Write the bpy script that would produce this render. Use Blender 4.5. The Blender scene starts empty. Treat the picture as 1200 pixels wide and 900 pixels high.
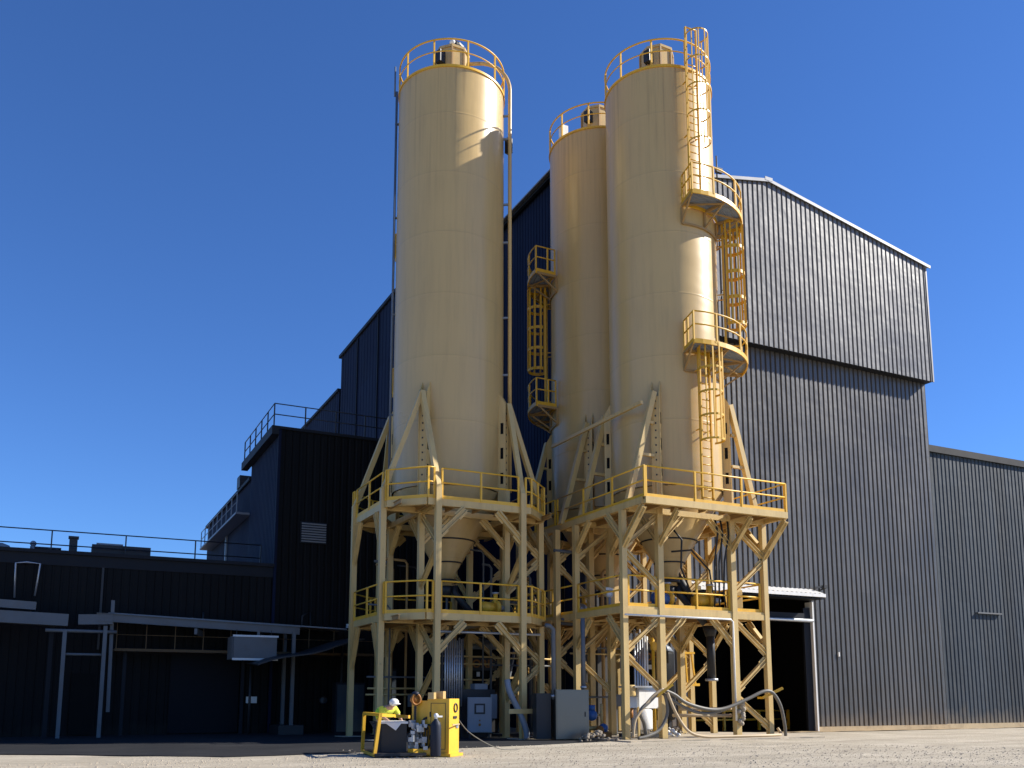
import bpy, bmesh, math, random
from mathutils import Vector, Matrix
random.seed(7)
R = math.radians
sc = bpy.context.scene
col = sc.collection

# ------------------------------------------------------------------ camera, light, exposure
cam_d = bpy.data.cameras.new('camera')
cam = bpy.data.objects.new('camera', cam_d)
col.objects.link(cam)
cam.location = (0, 0, 1.40)
cam.rotation_euler = (R(90 + 8.55), 0, R(-26.3))
cam_d.sensor_width = 36
cam_d.lens = 36 * 1076 / 1200
cam_d.shift_y = (656 - 450) / 1200
cam_d.clip_end = 2000
sc.camera = cam

SUN_EL = 34.0
SUN_VEC = Vector((math.cos(R(18.6)), -math.sin(R(18.6)), 0))
w = bpy.data.worlds.new('World'); sc.world = w
w.use_nodes = True
nt = w.node_tree
bg = nt.nodes['Background']
sky = nt.nodes.new('ShaderNodeTexSky')
sky.sky_type = 'NISHITA'
sky.sun_disc = False
sky.sun_elevation = R(SUN_EL)
sky.sun_rotation = math.atan2(SUN_VEC.x, SUN_VEC.y)
sky.altitude = 600
sky.air_density = 1.0
sky.dust_density = 0.1
sky.ozone_density = 3.0
tint = nt.nodes.new('ShaderNodeMix'); tint.data_type = 'RGBA'; tint.blend_type = 'MULTIPLY'; tint.inputs[0].default_value = 1
tint.inputs[7].default_value = (0.52, 0.84, 1.34, 1)      # deep clear blue of the day
nt.links.new(sky.outputs[0], tint.inputs[6]); nt.links.new(tint.outputs[2], bg.inputs[0])
bg.inputs[1].default_value = 0.075
sun_d = bpy.data.lights.new('sun', 'SUN')
sun = bpy.data.objects.new('sun', sun_d)
col.objects.link(sun)
sun_d.energy = 5.0
sun_d.angle = R(0.5)
sun_d.color = (1.0, 0.94, 0.84)
to_sun = Vector((SUN_VEC.x * math.cos(R(SUN_EL)), SUN_VEC.y * math.cos(R(SUN_EL)), math.sin(R(SUN_EL))))
sun.rotation_euler = to_sun.to_track_quat('Z', 'Y').to_euler()
sun.location = (40, -10, 60)
vs = sc.view_settings
vs.view_transform = 'Standard'; vs.look = 'None'; vs.gamma = 1; vs.use_curve_mapping = False
vs.exposure = 0.75
sc.cycles.max_bounces = 6

# ------------------------------------------------------------------ materials
def nodes(name):
    m = bpy.data.materials.new(name); m.use_nodes = True
    t = m.node_tree
    return m, t, t.nodes['Principled BSDF']

def paint(name, c, rough=0.45, metal=0.0, var=0.12, scale=1.5, bump=0.0, dirt=None, dirt_amt=0.25, streak=False, spec=0.5):
    """painted or plain surface: base colour broken up by two noises, optional vertical streaks of dirt"""
    m, t, b = nodes(name)
    N, L = t.nodes, t.links
    geo = N.new('ShaderNodeNewGeometry')
    mp = N.new('ShaderNodeMapping'); L.new(geo.outputs['Position'], mp.inputs[0])
    n1 = N.new('ShaderNodeTexNoise'); n1.inputs['Scale'].default_value = scale; n1.inputs['Detail'].default_value = 6
    L.new(mp.outputs[0], n1.inputs['Vector'])
    mix = N.new('ShaderNodeMix'); mix.data_type = 'RGBA'
    mix.inputs[6].default_value = (*[x * (1 - var) for x in c], 1)
    mix.inputs[7].default_value = (*[min(1, x * (1 + var)) for x in c], 1)
    L.new(n1.outputs[0], mix.inputs[0])
    out = mix.outputs[2]
    if dirt:
        mp2 = N.new('ShaderNodeMapping'); L.new(geo.outputs['Position'], mp2.inputs[0])
        mp2.inputs['Scale'].default_value = (3.0, 3.0, 0.22) if streak else (1, 1, 1)
        n2 = N.new('ShaderNodeTexNoise'); n2.inputs['Scale'].default_value = 1.6; n2.inputs['Detail'].default_value = 8
        n2.inputs['Roughness'].default_value = 0.65
        L.new(mp2.outputs[0], n2.inputs['Vector'])
        rp = N.new('ShaderNodeValToRGB'); rp.color_ramp.elements[0].position = 0.48; rp.color_ramp.elements[1].position = 0.78
        rp.color_ramp.elements[1].color = (dirt_amt,) * 3 + (1,)
        rp.color_ramp.elements[0].color = (0, 0, 0, 1)
        L.new(n2.outputs[0], rp.inputs[0])
        m2 = N.new('ShaderNodeMix'); m2.data_type = 'RGBA'
        L.new(rp.outputs[0], m2.inputs[0]); L.new(out, m2.inputs[6]); m2.inputs[7].default_value = (*dirt, 1)
        out = m2.outputs[2]
    L.new(out, b.inputs['Base Color'])
    b.inputs['Roughness'].default_value = rough
    b.inputs['Metallic'].default_value = metal
    b.inputs['Specular IOR Level'].default_value = spec
    mr = N.new('ShaderNodeMapRange'); mr.inputs[3].default_value = max(0.05, rough - 0.08); mr.inputs[4].default_value = min(1, rough + 0.12)
    L.new(n1.outputs[0], mr.inputs[0]); L.new(mr.outputs[0], b.inputs['Roughness'])
    if bump:
        n3 = N.new('ShaderNodeTexNoise'); n3.inputs['Scale'].default_value = scale * 6; n3.inputs['Detail'].default_value = 5
        L.new(mp.outputs[0], n3.inputs['Vector'])
        bp = N.new('ShaderNodeBump'); bp.inputs['Strength'].default_value = bump; bp.inputs['Distance'].default_value = 0.02
        L.new(n3.outputs[0], bp.inputs['Height']); L.new(bp.outputs[0], b.inputs['Normal'])
    return m

M = {}
M['silo'] = paint('cream silo paint', (0.56, 0.390, 0.160), 0.30, var=0.05, scale=0.5, dirt=(0.25, 0.17, 0.08), dirt_amt=0.25, streak=True)
M['steel'] = paint('cream steel paint', (0.60, 0.425, 0.165), 0.45, var=0.08, scale=2.0, bump=0.1, dirt=(0.22, 0.13, 0.06), dirt_amt=0.35, streak=True)
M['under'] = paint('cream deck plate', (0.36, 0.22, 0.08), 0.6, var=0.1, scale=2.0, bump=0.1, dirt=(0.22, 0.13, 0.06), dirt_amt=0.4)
M['yellow'] = paint('safety yellow paint', (0.76, 0.43, 0.03), 0.42, var=0.10, scale=3.0, dirt=(0.28, 0.15, 0.04), dirt_amt=0.4)
M['ladder'] = paint('safety yellow ladder paint', (0.66, 0.37, 0.02), 0.42, var=0.10, scale=3.0)
M['dark'] = paint('black rubber', (0.012, 0.012, 0.013), 0.55, var=0.2)
M['iron'] = paint('dark iron', (0.03, 0.03, 0.032), 0.5, var=0.2, metal=0.3)
M['grey'] = paint('galvanised steel', (0.42, 0.44, 0.47), 0.38, metal=0.6, var=0.15, scale=4)
M['greypaint'] = paint('pale grey enamel', (0.22, 0.25, 0.29), 0.45, var=0.08, scale=2, dirt=(0.2, 0.17, 0.12), dirt_amt=0.3, streak=True)
M['white'] = paint('white enamel', (0.78, 0.78, 0.75), 0.45, var=0.05, scale=2, dirt=(0.35, 0.28, 0.2), dirt_amt=0.3, streak=True)
M['stainless'] = paint('stainless sheet', (0.17, 0.165, 0.15), 0.30, metal=0.9, var=0.12, scale=0.8, bump=0.05)
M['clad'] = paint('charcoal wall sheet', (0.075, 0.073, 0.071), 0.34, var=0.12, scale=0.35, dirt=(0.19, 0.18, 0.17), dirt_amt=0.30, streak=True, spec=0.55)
M['clad_upper'] = paint('lighter grey wall sheet', (0.125, 0.125, 0.128), 0.34, var=0.12, scale=0.35, dirt=(0.19, 0.18, 0.17), dirt_amt=0.30, streak=True, spec=0.55)  # same settings as clad with a lighter base colour
M['clad_navy_shade'] = paint('navy and shaded wall sheet', (0.008, 0.013, 0.034), 0.7, var=0.1, scale=0.3, spec=0.12)  # also serves the main building's shaded side, shade put into the colour
M['clad_black'] = paint('black wall sheet', (0.006, 0.006, 0.0065), 0.6, var=0.2, scale=0.3, spec=0.12, dirt=(0.013, 0.012, 0.011), dirt_amt=0.4, streak=True)
M['clad_blue'] = paint('weathered slate wall sheet', (0.030, 0.042, 0.055), 0.6, var=0.35, scale=0.3, dirt=(0.07, 0.07, 0.065), dirt_amt=0.6, streak=True, spec=0.3)
M['trim'] = paint('pale roof trim', (0.20, 0.21, 0.23), 0.4, metal=0.2, var=0.1)
M['trimdark'] = paint('dark trim', (0.012, 0.014, 0.019), 0.6, var=0.1, spec=0.2)
M['roof'] = paint('grey roof sheet', (0.22, 0.22, 0.23), 0.5, metal=0.2, var=0.1)
M['inside'] = paint('black interior', (0.012, 0.012, 0.012), 0.9, var=0.2, spec=0.05)  # plain near-black base colour
M['concrete'] = paint('pale concrete', (0.42, 0.36, 0.27), 0.85, var=0.2, scale=1.2, bump=0.3, dirt=(0.20, 0.15, 0.09), dirt_amt=0.6)
M['kerb'] = paint('tan block kerb', (0.48, 0.37, 0.22), 0.85, var=0.2, scale=1.5, bump=0.3, dirt=(0.16, 0.10, 0.05), dirt_amt=0.6)
M['orange'] = paint('orange lettering', (0.32, 0.13, 0.02), 0.6, var=0.25, scale=8)
M['hivis'] = paint('hi vis yellow cloth', (0.60, 0.66, 0.06), 0.8, var=0.15, scale=6, bump=0.3)
M['green'] = paint('lime cloth', (0.22, 0.55, 0.05), 0.8, var=0.15, scale=6)
M['skin'] = paint('skin', (0.45, 0.26, 0.17), 0.55, var=0.05)
M['denim'] = paint('dark work trousers', (0.03, 0.035, 0.05), 0.85, var=0.2)
M['hose'] = paint('grey ribbed hose', (0.13, 0.12, 0.10), 0.5, var=0.2, scale=6)
M['hose_tan'] = paint('tan hose', (0.45, 0.34, 0.20), 0.55, var=0.15, scale=6)
M['gas'] = paint('slate gas cylinder paint', (0.016, 0.020, 0.034), 0.5, var=0.15, spec=.25)
M['blue'] = paint('blue motor paint', (0.03, 0.12, 0.35), 0.4, var=0.1)
M['cloth'] = paint('white tarpaulin', (0.75, 0.75, 0.72), 0.7, var=0.05, bump=0.3)

M['dullgrey'] = paint('dull grey steelwork', (0.115, 0.125, 0.135), 0.6, var=0.2, scale=1.5, dirt=(0.10, 0.075, 0.05), dirt_amt=0.5)
M['rust'] = paint('rusty brown railing', (0.11, 0.065, 0.025), 0.7, var=0.25, scale=4)
M['rubble'] = paint('mixed rubble', (0.24, 0.20, 0.15), 0.9, var=0.7, scale=5, bump=0.3)

def weather_silo(m):
    """weld rings, plate waviness and brown runs from the roof edge, all by height on the shell"""
    t = m.node_tree; N, L = t.nodes, t.links; b = N['Principled BSDF']
    src = b.inputs['Base Color'].links[0].from_socket
    geo = N.new('ShaderNodeNewGeometry'); sp = N.new('ShaderNodeSeparateXYZ'); L.new(geo.outputs['Position'], sp.inputs[0])
    def math_(op, a, v=None, clamp=False):
        n = N.new('ShaderNodeMath'); n.operation = op; n.use_clamp = clamp; L.new(a, n.inputs[0])
        if v is not None:
            if hasattr(v, 'links'): L.new(v, n.inputs[1])
            else: n.inputs[1].default_value = v
        return n.outputs[0]
    def noise(scale_xyz, s_, det=6):
        mp = N.new('ShaderNodeMapping'); mp.inputs['Scale'].default_value = scale_xyz; L.new(geo.outputs['Position'], mp.inputs[0])
        n = N.new('ShaderNodeTexNoise'); n.inputs['Scale'].default_value = s_; n.inputs['Detail'].default_value = det; L.new(mp.outputs[0], n.inputs['Vector']); return n.outputs[0]
    zz = math_('PINGPONG', math_('ADD', sp.outputs[2], -8.9 + 24), 1.2)       # 0 at every weld ring
    ring = math_('LESS_THAN', zz, 0.022)
    streak = noise((4.5, 4.5, .10), 1.7, 7)
    st = N.new('ShaderNodeMapRange'); st.inputs[1].default_value = .52; st.inputs[2].default_value = .72; L.new(streak, st.inputs[0])
    top = N.new('ShaderNodeMapRange'); top.inputs[1].default_value = 20.0; top.inputs[2].default_value = 25.2; top.inputs[3].default_value = .06; top.inputs[4].default_value = .5; L.new(sp.outputs[2], top.inputs[0])
    runs = math_('MULTIPLY', st.outputs[0], top.outputs[0])
    low = N.new('ShaderNodeMapRange'); low.inputs[1].default_value = 11.5; low.inputs[2].default_value = 9.0; low.inputs[3].default_value = 0; low.inputs[4].default_value = .35; L.new(sp.outputs[2], low.inputs[0])
    blot = noise((1, 1, .6), 1.3, 8)
    runs2 = math_('MULTIPLY', low.outputs[0], blot)
    tot = math_('ADD', math_('ADD', runs, runs2), math_('MULTIPLY', ring, .09), True)
    mx = N.new('ShaderNodeMix'); mx.data_type = 'RGBA'; L.new(tot, mx.inputs[0]); L.new(src, mx.inputs[6]); mx.inputs[7].default_value = (.20, .125, .055, 1)
    L.new(mx.outputs[2], b.inputs['Base Color'])
    bp = N.new('ShaderNodeBump'); bp.inputs['Strength'].default_value = .35; bp.inputs['Distance'].default_value = .12; L.new(noise((.5, .5, .9), .8, 2), bp.inputs['Height'])
    L.new(bp.outputs[0], b.inputs['Normal'])
weather_silo(M['silo'])

def weather_clad(m, dust=(0.30, 0.22, 0.13), dust_h=1.6, amt=.10):
    """each sheet its own slight tone, dust thrown up along the foot"""
    t = m.node_tree; N, L = t.nodes, t.links; b = N['Principled BSDF']
    src = b.inputs['Base Color'].links[0].from_socket
    geo = N.new('ShaderNodeNewGeometry'); mp = N.new('ShaderNodeMapping'); mp.inputs['Scale'].default_value = (1.01, 1.01, .145); L.new(geo.outputs['Position'], mp.inputs[0])
    fl = N.new('ShaderNodeVectorMath'); fl.operation = 'FLOOR'; L.new(mp.outputs[0], fl.inputs[0])
    wn = N.new('ShaderNodeTexWhiteNoise'); L.new(fl.outputs[0], wn.inputs['Vector'])
    mr = N.new('ShaderNodeMapRange'); mr.inputs[3].default_value = 1 - amt; mr.inputs[4].default_value = 1 + amt; L.new(wn.outputs[0], mr.inputs[0])
    mul = N.new('ShaderNodeVectorMath'); mul.operation = 'SCALE'; L.new(src, mul.inputs[0]); L.new(mr.outputs[0], mul.inputs['Scale'])
    sp = N.new('ShaderNodeSeparateXYZ'); L.new(geo.outputs['Position'], sp.inputs[0])
    nz = N.new('ShaderNodeTexNoise'); nz.inputs['Scale'].default_value = 1.1; nz.inputs['Detail'].default_value = 8; L.new(geo.outputs['Position'], nz.inputs['Vector'])
    ad = N.new('ShaderNodeMath'); ad.operation = 'MULTIPLY_ADD'; L.new(nz.outputs[0], ad.inputs[0]); ad.inputs[1].default_value = -1.8; L.new(sp.outputs[2], ad.inputs[2])
    md = N.new('ShaderNodeMapRange'); md.inputs[1].default_value = dust_h - 1.6; md.inputs[2].default_value = -1.1; md.inputs[3].default_value = 0; md.inputs[4].default_value = .4; L.new(ad.outputs[0], md.inputs[0])
    mx = N.new('ShaderNodeMix'); mx.data_type = 'RGBA'; L.new(md.outputs[0], mx.inputs[0]); L.new(mul.outputs[0], mx.inputs[6]); mx.inputs[7].default_value = (*dust, 1)
    L.new(mx.outputs[2], b.inputs['Base Color'])
    n2 = N.new('ShaderNodeTexNoise'); n2.inputs['Scale'].default_value = .9; n2.inputs['Detail'].default_value = 3; L.new(geo.outputs['Position'], n2.inputs['Vector'])
    bp = N.new('ShaderNodeBump'); bp.inputs['Strength'].default_value = .4; bp.inputs['Distance'].default_value = .08; L.new(n2.outputs[0], bp.inputs['Height']); L.new(bp.outputs[0], b.inputs['Normal'])
weather_clad(M['clad']); weather_clad(M['clad_upper']); weather_clad(M['clad_blue'], amt=.22); weather_clad(M['clad_navy_shade'], (0.03, 0.03, 0.03), 1.0, .15); weather_clad(M['clad_black'], (0.03, 0.027, 0.022), 1.2, .3)

def ground_mat(name, c1, c2, c3, fine=9.0, bumpd=0.03, rough=0.92):
    m, t, b = nodes(name); N, L = t.nodes, t.links
    geo = N.new('ShaderNodeNewGeometry')
    def noise(s, det=8, ro=0.6):
        n = N.new('ShaderNodeTexNoise'); n.inputs['Scale'].default_value = s; n.inputs['Detail'].default_value = det
        n.inputs['Roughness'].default_value = ro
        L.new(geo.outputs['Position'], n.inputs['Vector']); return n
    a = noise(0.5, 7, .65); f = noise(fine, 8, 0.75)
    r1 = N.new('ShaderNodeValToRGB'); r1.color_ramp.elements[0].position = 0.36; r1.color_ramp.elements[1].position = 0.66
    r1.color_ramp.elements[0].color = (*c1, 1); r1.color_ramp.elements[1].color = (*c2, 1)
    L.new(a.outputs[0], r1.inputs[0])
    r2 = N.new('ShaderNodeValToRGB'); r2.color_ramp.elements[0].position = 0.42; r2.color_ramp.elements[1].position = 0.60
    r2.color_ramp.elements[0].color = (1, 1, 1, 1); r2.color_ramp.elements[1].color = (0, 0, 0, 1)
    L.new(f.outputs[0], r2.inputs[0])
    mx = N.new('ShaderNodeMix'); mx.data_type = 'RGBA'
    ml = N.new('ShaderNodeMath'); ml.operation = 'MULTIPLY'; ml.inputs[1].default_value = 0.42
    L.new(r2.outputs[0], ml.inputs[0]); L.new(ml.outputs[0], mx.inputs[0])
    L.new(r1.outputs[0], mx.inputs[6]); mx.inputs[7].default_value = (*c3, 1)
    mpt = N.new('ShaderNodeMapping'); mpt.inputs['Rotation'].default_value = (0, 0, R(12)); mpt.inputs['Scale'].default_value = (.10, 1.6, 1); L.new(geo.outputs['Position'], mpt.inputs[0])
    tr_ = N.new('ShaderNodeTexNoise'); tr_.inputs['Scale'].default_value = 1.0; tr_.inputs['Detail'].default_value = 7; tr_.inputs['Roughness'].default_value = .6; L.new(mpt.outputs[0], tr_.inputs['Vector'])
    g = tr_
    r3 = N.new('ShaderNodeValToRGB'); r3.color_ramp.elements[0].position = 0.44; r3.color_ramp.elements[1].position = 0.68
    L.new(g.outputs[0], r3.inputs[0])
    mx2 = N.new('ShaderNodeMix'); mx2.data_type = 'RGBA'
    ml2 = N.new('ShaderNodeMath'); ml2.operation = 'MULTIPLY'; ml2.inputs[1].default_value = 0.45
    L.new(r3.outputs[0], ml2.inputs[0]); L.new(ml2.outputs[0], mx2.inputs[0])
    L.new(mx.outputs[2], mx2.inputs[6]); mx2.inputs[7].default_value = (*[x * 0.6 for x in c1], 1)
    L.new(mx2.outputs[2], b.inputs['Base Color'])
    b.inputs['Roughness'].default_value = rough; b.inputs['Specular IOR Level'].default_value = 0.2
    bp = N.new('ShaderNodeBump'); bp.inputs['Strength'].default_value = 0.8; bp.inputs['Distance'].default_value = bumpd
    ad = N.new('ShaderNodeMath'); ad.operation = 'ADD'; L.new(f.outputs[0], ad.inputs[0]); L.new(g.outputs[0], ad.inputs[1])
    L.new(ad.outputs[0], bp.inputs['Height']); L.new(bp.outputs[0], b.inputs['Normal'])
    return m
M['gravel'] = ground_mat('pale gravel', (0.40, 0.35, 0.265), (0.57, 0.505, 0.395), (0.27, 0.235, 0.18), fine=14.0)
M['asphalt_with_shade'] = ground_mat('old asphalt', (0.017, 0.018, 0.021), (0.032, 0.032, 0.034), (0.010, 0.011, 0.012), bumpd=0.01)  # dark tone holds the yard's cast shade as well as asphalt
M['dirt'] = ground_mat('tan dirt', (0.40, 0.29, 0.16), (0.52, 0.41, 0.26), (0.22, 0.15, 0.09), fine=5)
M['stone'] = paint('gravel stones', (0.38, 0.32, 0.24), 0.9, var=0.4, scale=9)

# ------------------------------------------------------------------ mesh helpers
class MB:
    def __init__(s): s.v = []; s.f = []; s.sm = []
    def add(s, vs, fs, smooth=False):
        o = len(s.v); s.v += [tuple(v) for v in vs]
        s.f += [tuple(i + o for i in f) for f in fs]; s.sm += [smooth] * len(fs)
        return s
    def box(s, cx, cy, cz, sx, sy, sz, rz=0):
        c, n = math.cos(rz), math.sin(rz); vs = []
        for dz in (-1, 1):
            for dx, dy in ((-1, -1), (1, -1), (1, 1), (-1, 1)):
                x, y = dx * sx / 2, dy * sy / 2
                vs.append((cx + x * c - y * n, cy + x * n + y * c, cz + dz * sz / 2))
        return s.add(vs, [(3, 2, 1, 0), (4, 5, 6, 7), (0, 1, 5, 4), (1, 2, 6, 5), (2, 3, 7, 6), (3, 0, 4, 7)])
    def span(s, x0, x1, y0, y1, z0, z1):
        return s.box((x0 + x1) / 2, (y0 + y1) / 2, (z0 + z1) / 2, x1 - x0, y1 - y0, z1 - z0)
    def bar(s, p, q, w_, h_, side=None, kind='box'):
        """bar from p to q; side = direction of its width"""
        p, q = Vector(p), Vector(q); d = (q - p).normalized()
        u = Vector(side) if side else (Vector((0, 0, 1)) if abs(d.z) < 0.95 else Vector((0, 1, 0))).cross(d)
        u = (u - d * u.dot(d)).normalized(); v = d.cross(u)
        if kind == 'box':
            prof = [(-w_/2, -h_/2), (w_/2, -h_/2), (w_/2, h_/2), (-w_/2, h_/2)]
        else:
            t = kind_t = min(w_, h_) * 0.13
            prof = [(-w_/2, -h_/2), (w_/2, -h_/2), (w_/2, -h_/2 + t), (t/2, -h_/2 + t), (t/2, h_/2 - t), (w_/2, h_/2 - t),
                    (w_/2, h_/2), (-w_/2, h_/2), (-w_/2, h_/2 - t), (-t/2, h_/2 - t), (-t/2, -h_/2 + t), (-w_/2, -h_/2 + t)]
        n = len(prof)
        vs = [p + u * a + v * b for a, b in prof] + [q + u * a + v * b for a, b in prof]
        fs = [(i, (i + 1) % n, (i + 1) % n + n, i + n) for i in range(n)]
        fs += [tuple(range(n))[::-1], tuple(range(n, 2 * n))]
        return s.add(vs, fs)
    def tube(s, pts, r, n=8, closed=False):
        pts = [Vector(p) for p in pts]; m = len(pts); vs = []; fs = []
        up = None
        for i, p in enumerate(pts):
            a = pts[(i - 1) % m] if (closed or i) else p
            b = pts[(i + 1) % m] if (closed or i < m - 1) else p
            d = (b - a).normalized()
            if up is None: up = Vector((0, 0, 1)) if abs(d.z) < 0.9 else Vector((1, 0, 0))
            u = (up - d * up.dot(d))
            if u.length < 1e-4: u = Vector((0.3, 1, 0.2)) - d * Vector((0.3, 1, 0.2)).dot(d)
            u.normalize(); up = u; v = d.cross(u)
            for k in range(n):
                a_ = 2 * math.pi * k / n
                vs.append(p + u * r * math.cos(a_) + v * r * math.sin(a_))
        for i in range(m if closed else m - 1):
            j = (i + 1) % m
            fs += [(i * n + k, i * n + (k + 1) % n, j * n + (k + 1) % n, j * n + k) for k in range(n)]
        if not closed: fs += [tuple(range(n))[::-1], tuple(range((m - 1) * n, m * n))]
        return s.add(vs, fs, True)
    def lathe(s, cx, cy, prof, n=64, smooth=True, cap=True):
        vs = []; fs = []
        for r, z in prof:
            for k in range(n):
                a = 2 * math.pi * k / n; vs.append((cx + r * math.cos(a), cy + r * math.sin(a), z))
        for i in range(len(prof) - 1):
            fs += [(i * n + k, i * n + (k + 1) % n, (i + 1) * n + (k + 1) % n, (i + 1) * n + k) for k in range(n)]
        s.add(vs, fs, smooth)
        if cap:
            o = len(s.v) - len(vs)
            s.f += [tuple(o + k for k in range(n))[::-1], tuple(o + (len(prof) - 1) * n + k for k in range(n))]; s.sm += [False, False]
        return s
    def prism(s, poly, z0, z1):
        n = len(poly)
        vs = [(x, y, z0) for x, y in poly] + [(x, y, z1) for x, y in poly]
        return s.add(vs, [tuple(range(n))[::-1], tuple(range(n, 2 * n))] + [(i, (i + 1) % n, (i + 1) % n + n, i + n) for i in range(n)])
    def ball(s, c, r, n=12, sz=1.0, sy=1.0, sx=1.0):
        vs = []; fs = []
        for i in range(n // 2 + 1):
            t = math.pi * i / (n // 2)
            for k in range(n):
                a = 2 * math.pi * k / n
                vs.append((c[0] + sx * r * math.sin(t) * math.cos(a), c[1] + sy * r * math.sin(t) * math.sin(a), c[2] + sz * r * math.cos(t)))
        for i in range(n // 2):
            fs += [(i * n + k, (i + 1) * n + k, (i + 1) * n + (k + 1) % n, i * n + (k + 1) % n) for k in range(n)]
        return s.add(vs, fs, True)
    def build(s, name, mat, parent=None, origin=None):
        me = bpy.data.meshes.new(name)
        off = Vector(origin) if origin else (Vector(parent_loc(parent)) if parent else Vector((0, 0, 0)))
        me.from_pydata([tuple(Vector(v) - off) for v in s.v], [], s.f)
        me.polygons.foreach_set('use_smooth', s.sm)
        me.validate(); me.update()
        me.materials.append(mat if not isinstance(mat, str) else M[mat])
        o = bpy.data.objects.new(name, me); col.objects.link(o)
        if parent: 
            o.parent = parent
            if origin: o.location = off - Vector(parent_loc(parent))
        elif origin: o.location = off
        return o

def parent_loc(p):
    l = Vector((0, 0, 0))
    while p: l = l + p.location; p = p.parent
    return l

def tag(o, label=None, cat=None, group=None, kind=None):
    if label: o['label'] = label
    if cat: o['category'] = cat
    if group: o['group'] = group
    if kind: o['kind'] = kind
    return o
def thing(name, loc, label, cat, group=None):
    o = bpy.data.objects.new(name, None); col.objects.link(o)
    o.location = loc; o.empty_display_size = 0.3
    return tag(o, label, cat, group)

# ------------------------------------------------------------------ ground
def sstep(a, b, x):
    t = max(0, min(1, (x - a) / (b - a))); return t * t * (3 - 2 * t)
def gz(x, y):
    return -0.28 * sstep(28.5, 34.5, y) * sstep(22, 27, x)
def grid_axis(lo, hi, inner_lo, inner_hi, step):
    a = []
    x = inner_lo
    while x <= inner_hi + 1e-6: a.append(x); x += step
    pre = [inner_lo - (2 ** k) * step for k in range(1, 11)]; post = [a[-1] + (2 ** k) * step for k in range(1, 11)]
    return sorted(pre) + a + post
gb = MB()
xs = grid_axis(0, 0, -8, 60, 1.0); ys = grid_axis(0, 0, 0, 50, 1.0)
gv = []
for y in ys:
    for x in xs:
        z = gz(x, y)
        if -8 < x < 60 and 0 < y < 30: z += 0.025 * math.sin(x * 1.3 + y * 0.7) * math.sin(y * 0.9 - x * 0.4) * (1 - sstep(22, 25, y))
        gv.append((x, y, z - 0.012))
nx = len(xs)
gb.add(gv, [(j * nx + i, j * nx + i + 1, (j + 1) * nx + i + 1, (j + 1) * nx + i) for j in range(len(ys) - 1) for i in range(nx - 1)], True)
tag(gb.build('ground', 'gravel'), kind='structure')

def sheet(name, poly, z, mat):
    """flat sheet with a slightly ragged outline"""
    pts = []
    n = len(poly)
    for i in range(n):
        a, b = Vector(poly[i]), Vector(poly[(i + 1) % n]); k = max(1, int((b - a).length / 0.5))
        for j in range(k):
            p = a.lerp(b, j / k); pts.append((p.x + random.uniform(-.07, .07), p.y + random.uniform(-.07, .07)))
    m = MB(); m.prism(pts, z - 0.05, z)
    return tag(m.build(name, mat), kind='structure')
sheet('pavement_and_shade', [(-40, 45), (-40, 41), (-10, 30.5), (-1.3, 26.9), (1.4, 24.9), (3.8, 23.1), (6.2, 23.3), (9, 24.0), (13.4, 25.0), (16.5, 26.0), (16.5, 37.5), (13, 45)], 0.012, 'asphalt_with_shade')  # asphalt and cast shade in one dark sheet; front edge follows the shadow border
sheet('concrete_pad', [(16.6, 25.1), (24.9, 25.1), (25.6, 26.0), (25.8, 28.8), (20.0, 34.6), (16.6, 34.6)], 0.03, 'concrete')
# dirt strip along the foot of the sunlit wall follows the dip
db = MB(); dv = []; df = []
for i in range(61):
    x = 22 + i * 0.62
    for k, y in enumerate((29.6 + .35 * math.sin(x * .9), 31.2, 33.0, 34.9)):
        dv.append((x, y + random.uniform(-.05, .05), gz(x, y) + (0.0 if k == 0 else 0.035) + random.uniform(0, .02)))
for i in range(60):
    for k in range(3): df.append((i * 4 + k, (i + 1) * 4 + k, (i + 1) * 4 + k + 1, i * 4 + k + 1))
db.add(dv, df, True); tag(db.build('path', 'dirt'), kind='structure')
sheet('concrete_slab', [(18.9, 13.2), (40, 18.0), (40, 12), (18, 10)], 0.04, 'concrete')

# loose stones in the gravel
sb = MB()
for i in range(14000):
    d = random.uniform(17.5, 30); a_ = R(-26.3) + random.uniform(-.66, .62)
    x, y = -math.sin(a_ ) * d, math.cos(a_) * d
    x, y = d * math.sin(R(26.3) + random.uniform(-.62, .62)), 0
    th = R(26.3) + random.uniform(-.62, .62); x, y = d * math.sin(th), d * math.cos(th)
    if y > 24.8 or (x < 7 and y > 22.5): continue
    r = random.choice((.008, .010, .012, .014, .018, .028)); z = gz(x, y) + r * .2
    p = [(x + r * random.uniform(.6, 1.2), y, z), (x, y + r * random.uniform(.6, 1.2), z), (x - r * random.uniform(.6, 1.2), y, z), (x, y - r * random.uniform(.6, 1.2), z), (x + r * .2, y, z + r * random.uniform(.5, 1.0))]
    sb.add(p, [(0, 1, 4), (1, 2, 4), (2, 3, 4), (3, 0, 4)])
tag(sb.build('gravel_stones', 'stone'), 'loose pale stones scattered over the gravel yard', 'gravel', kind='stuff')

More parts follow.
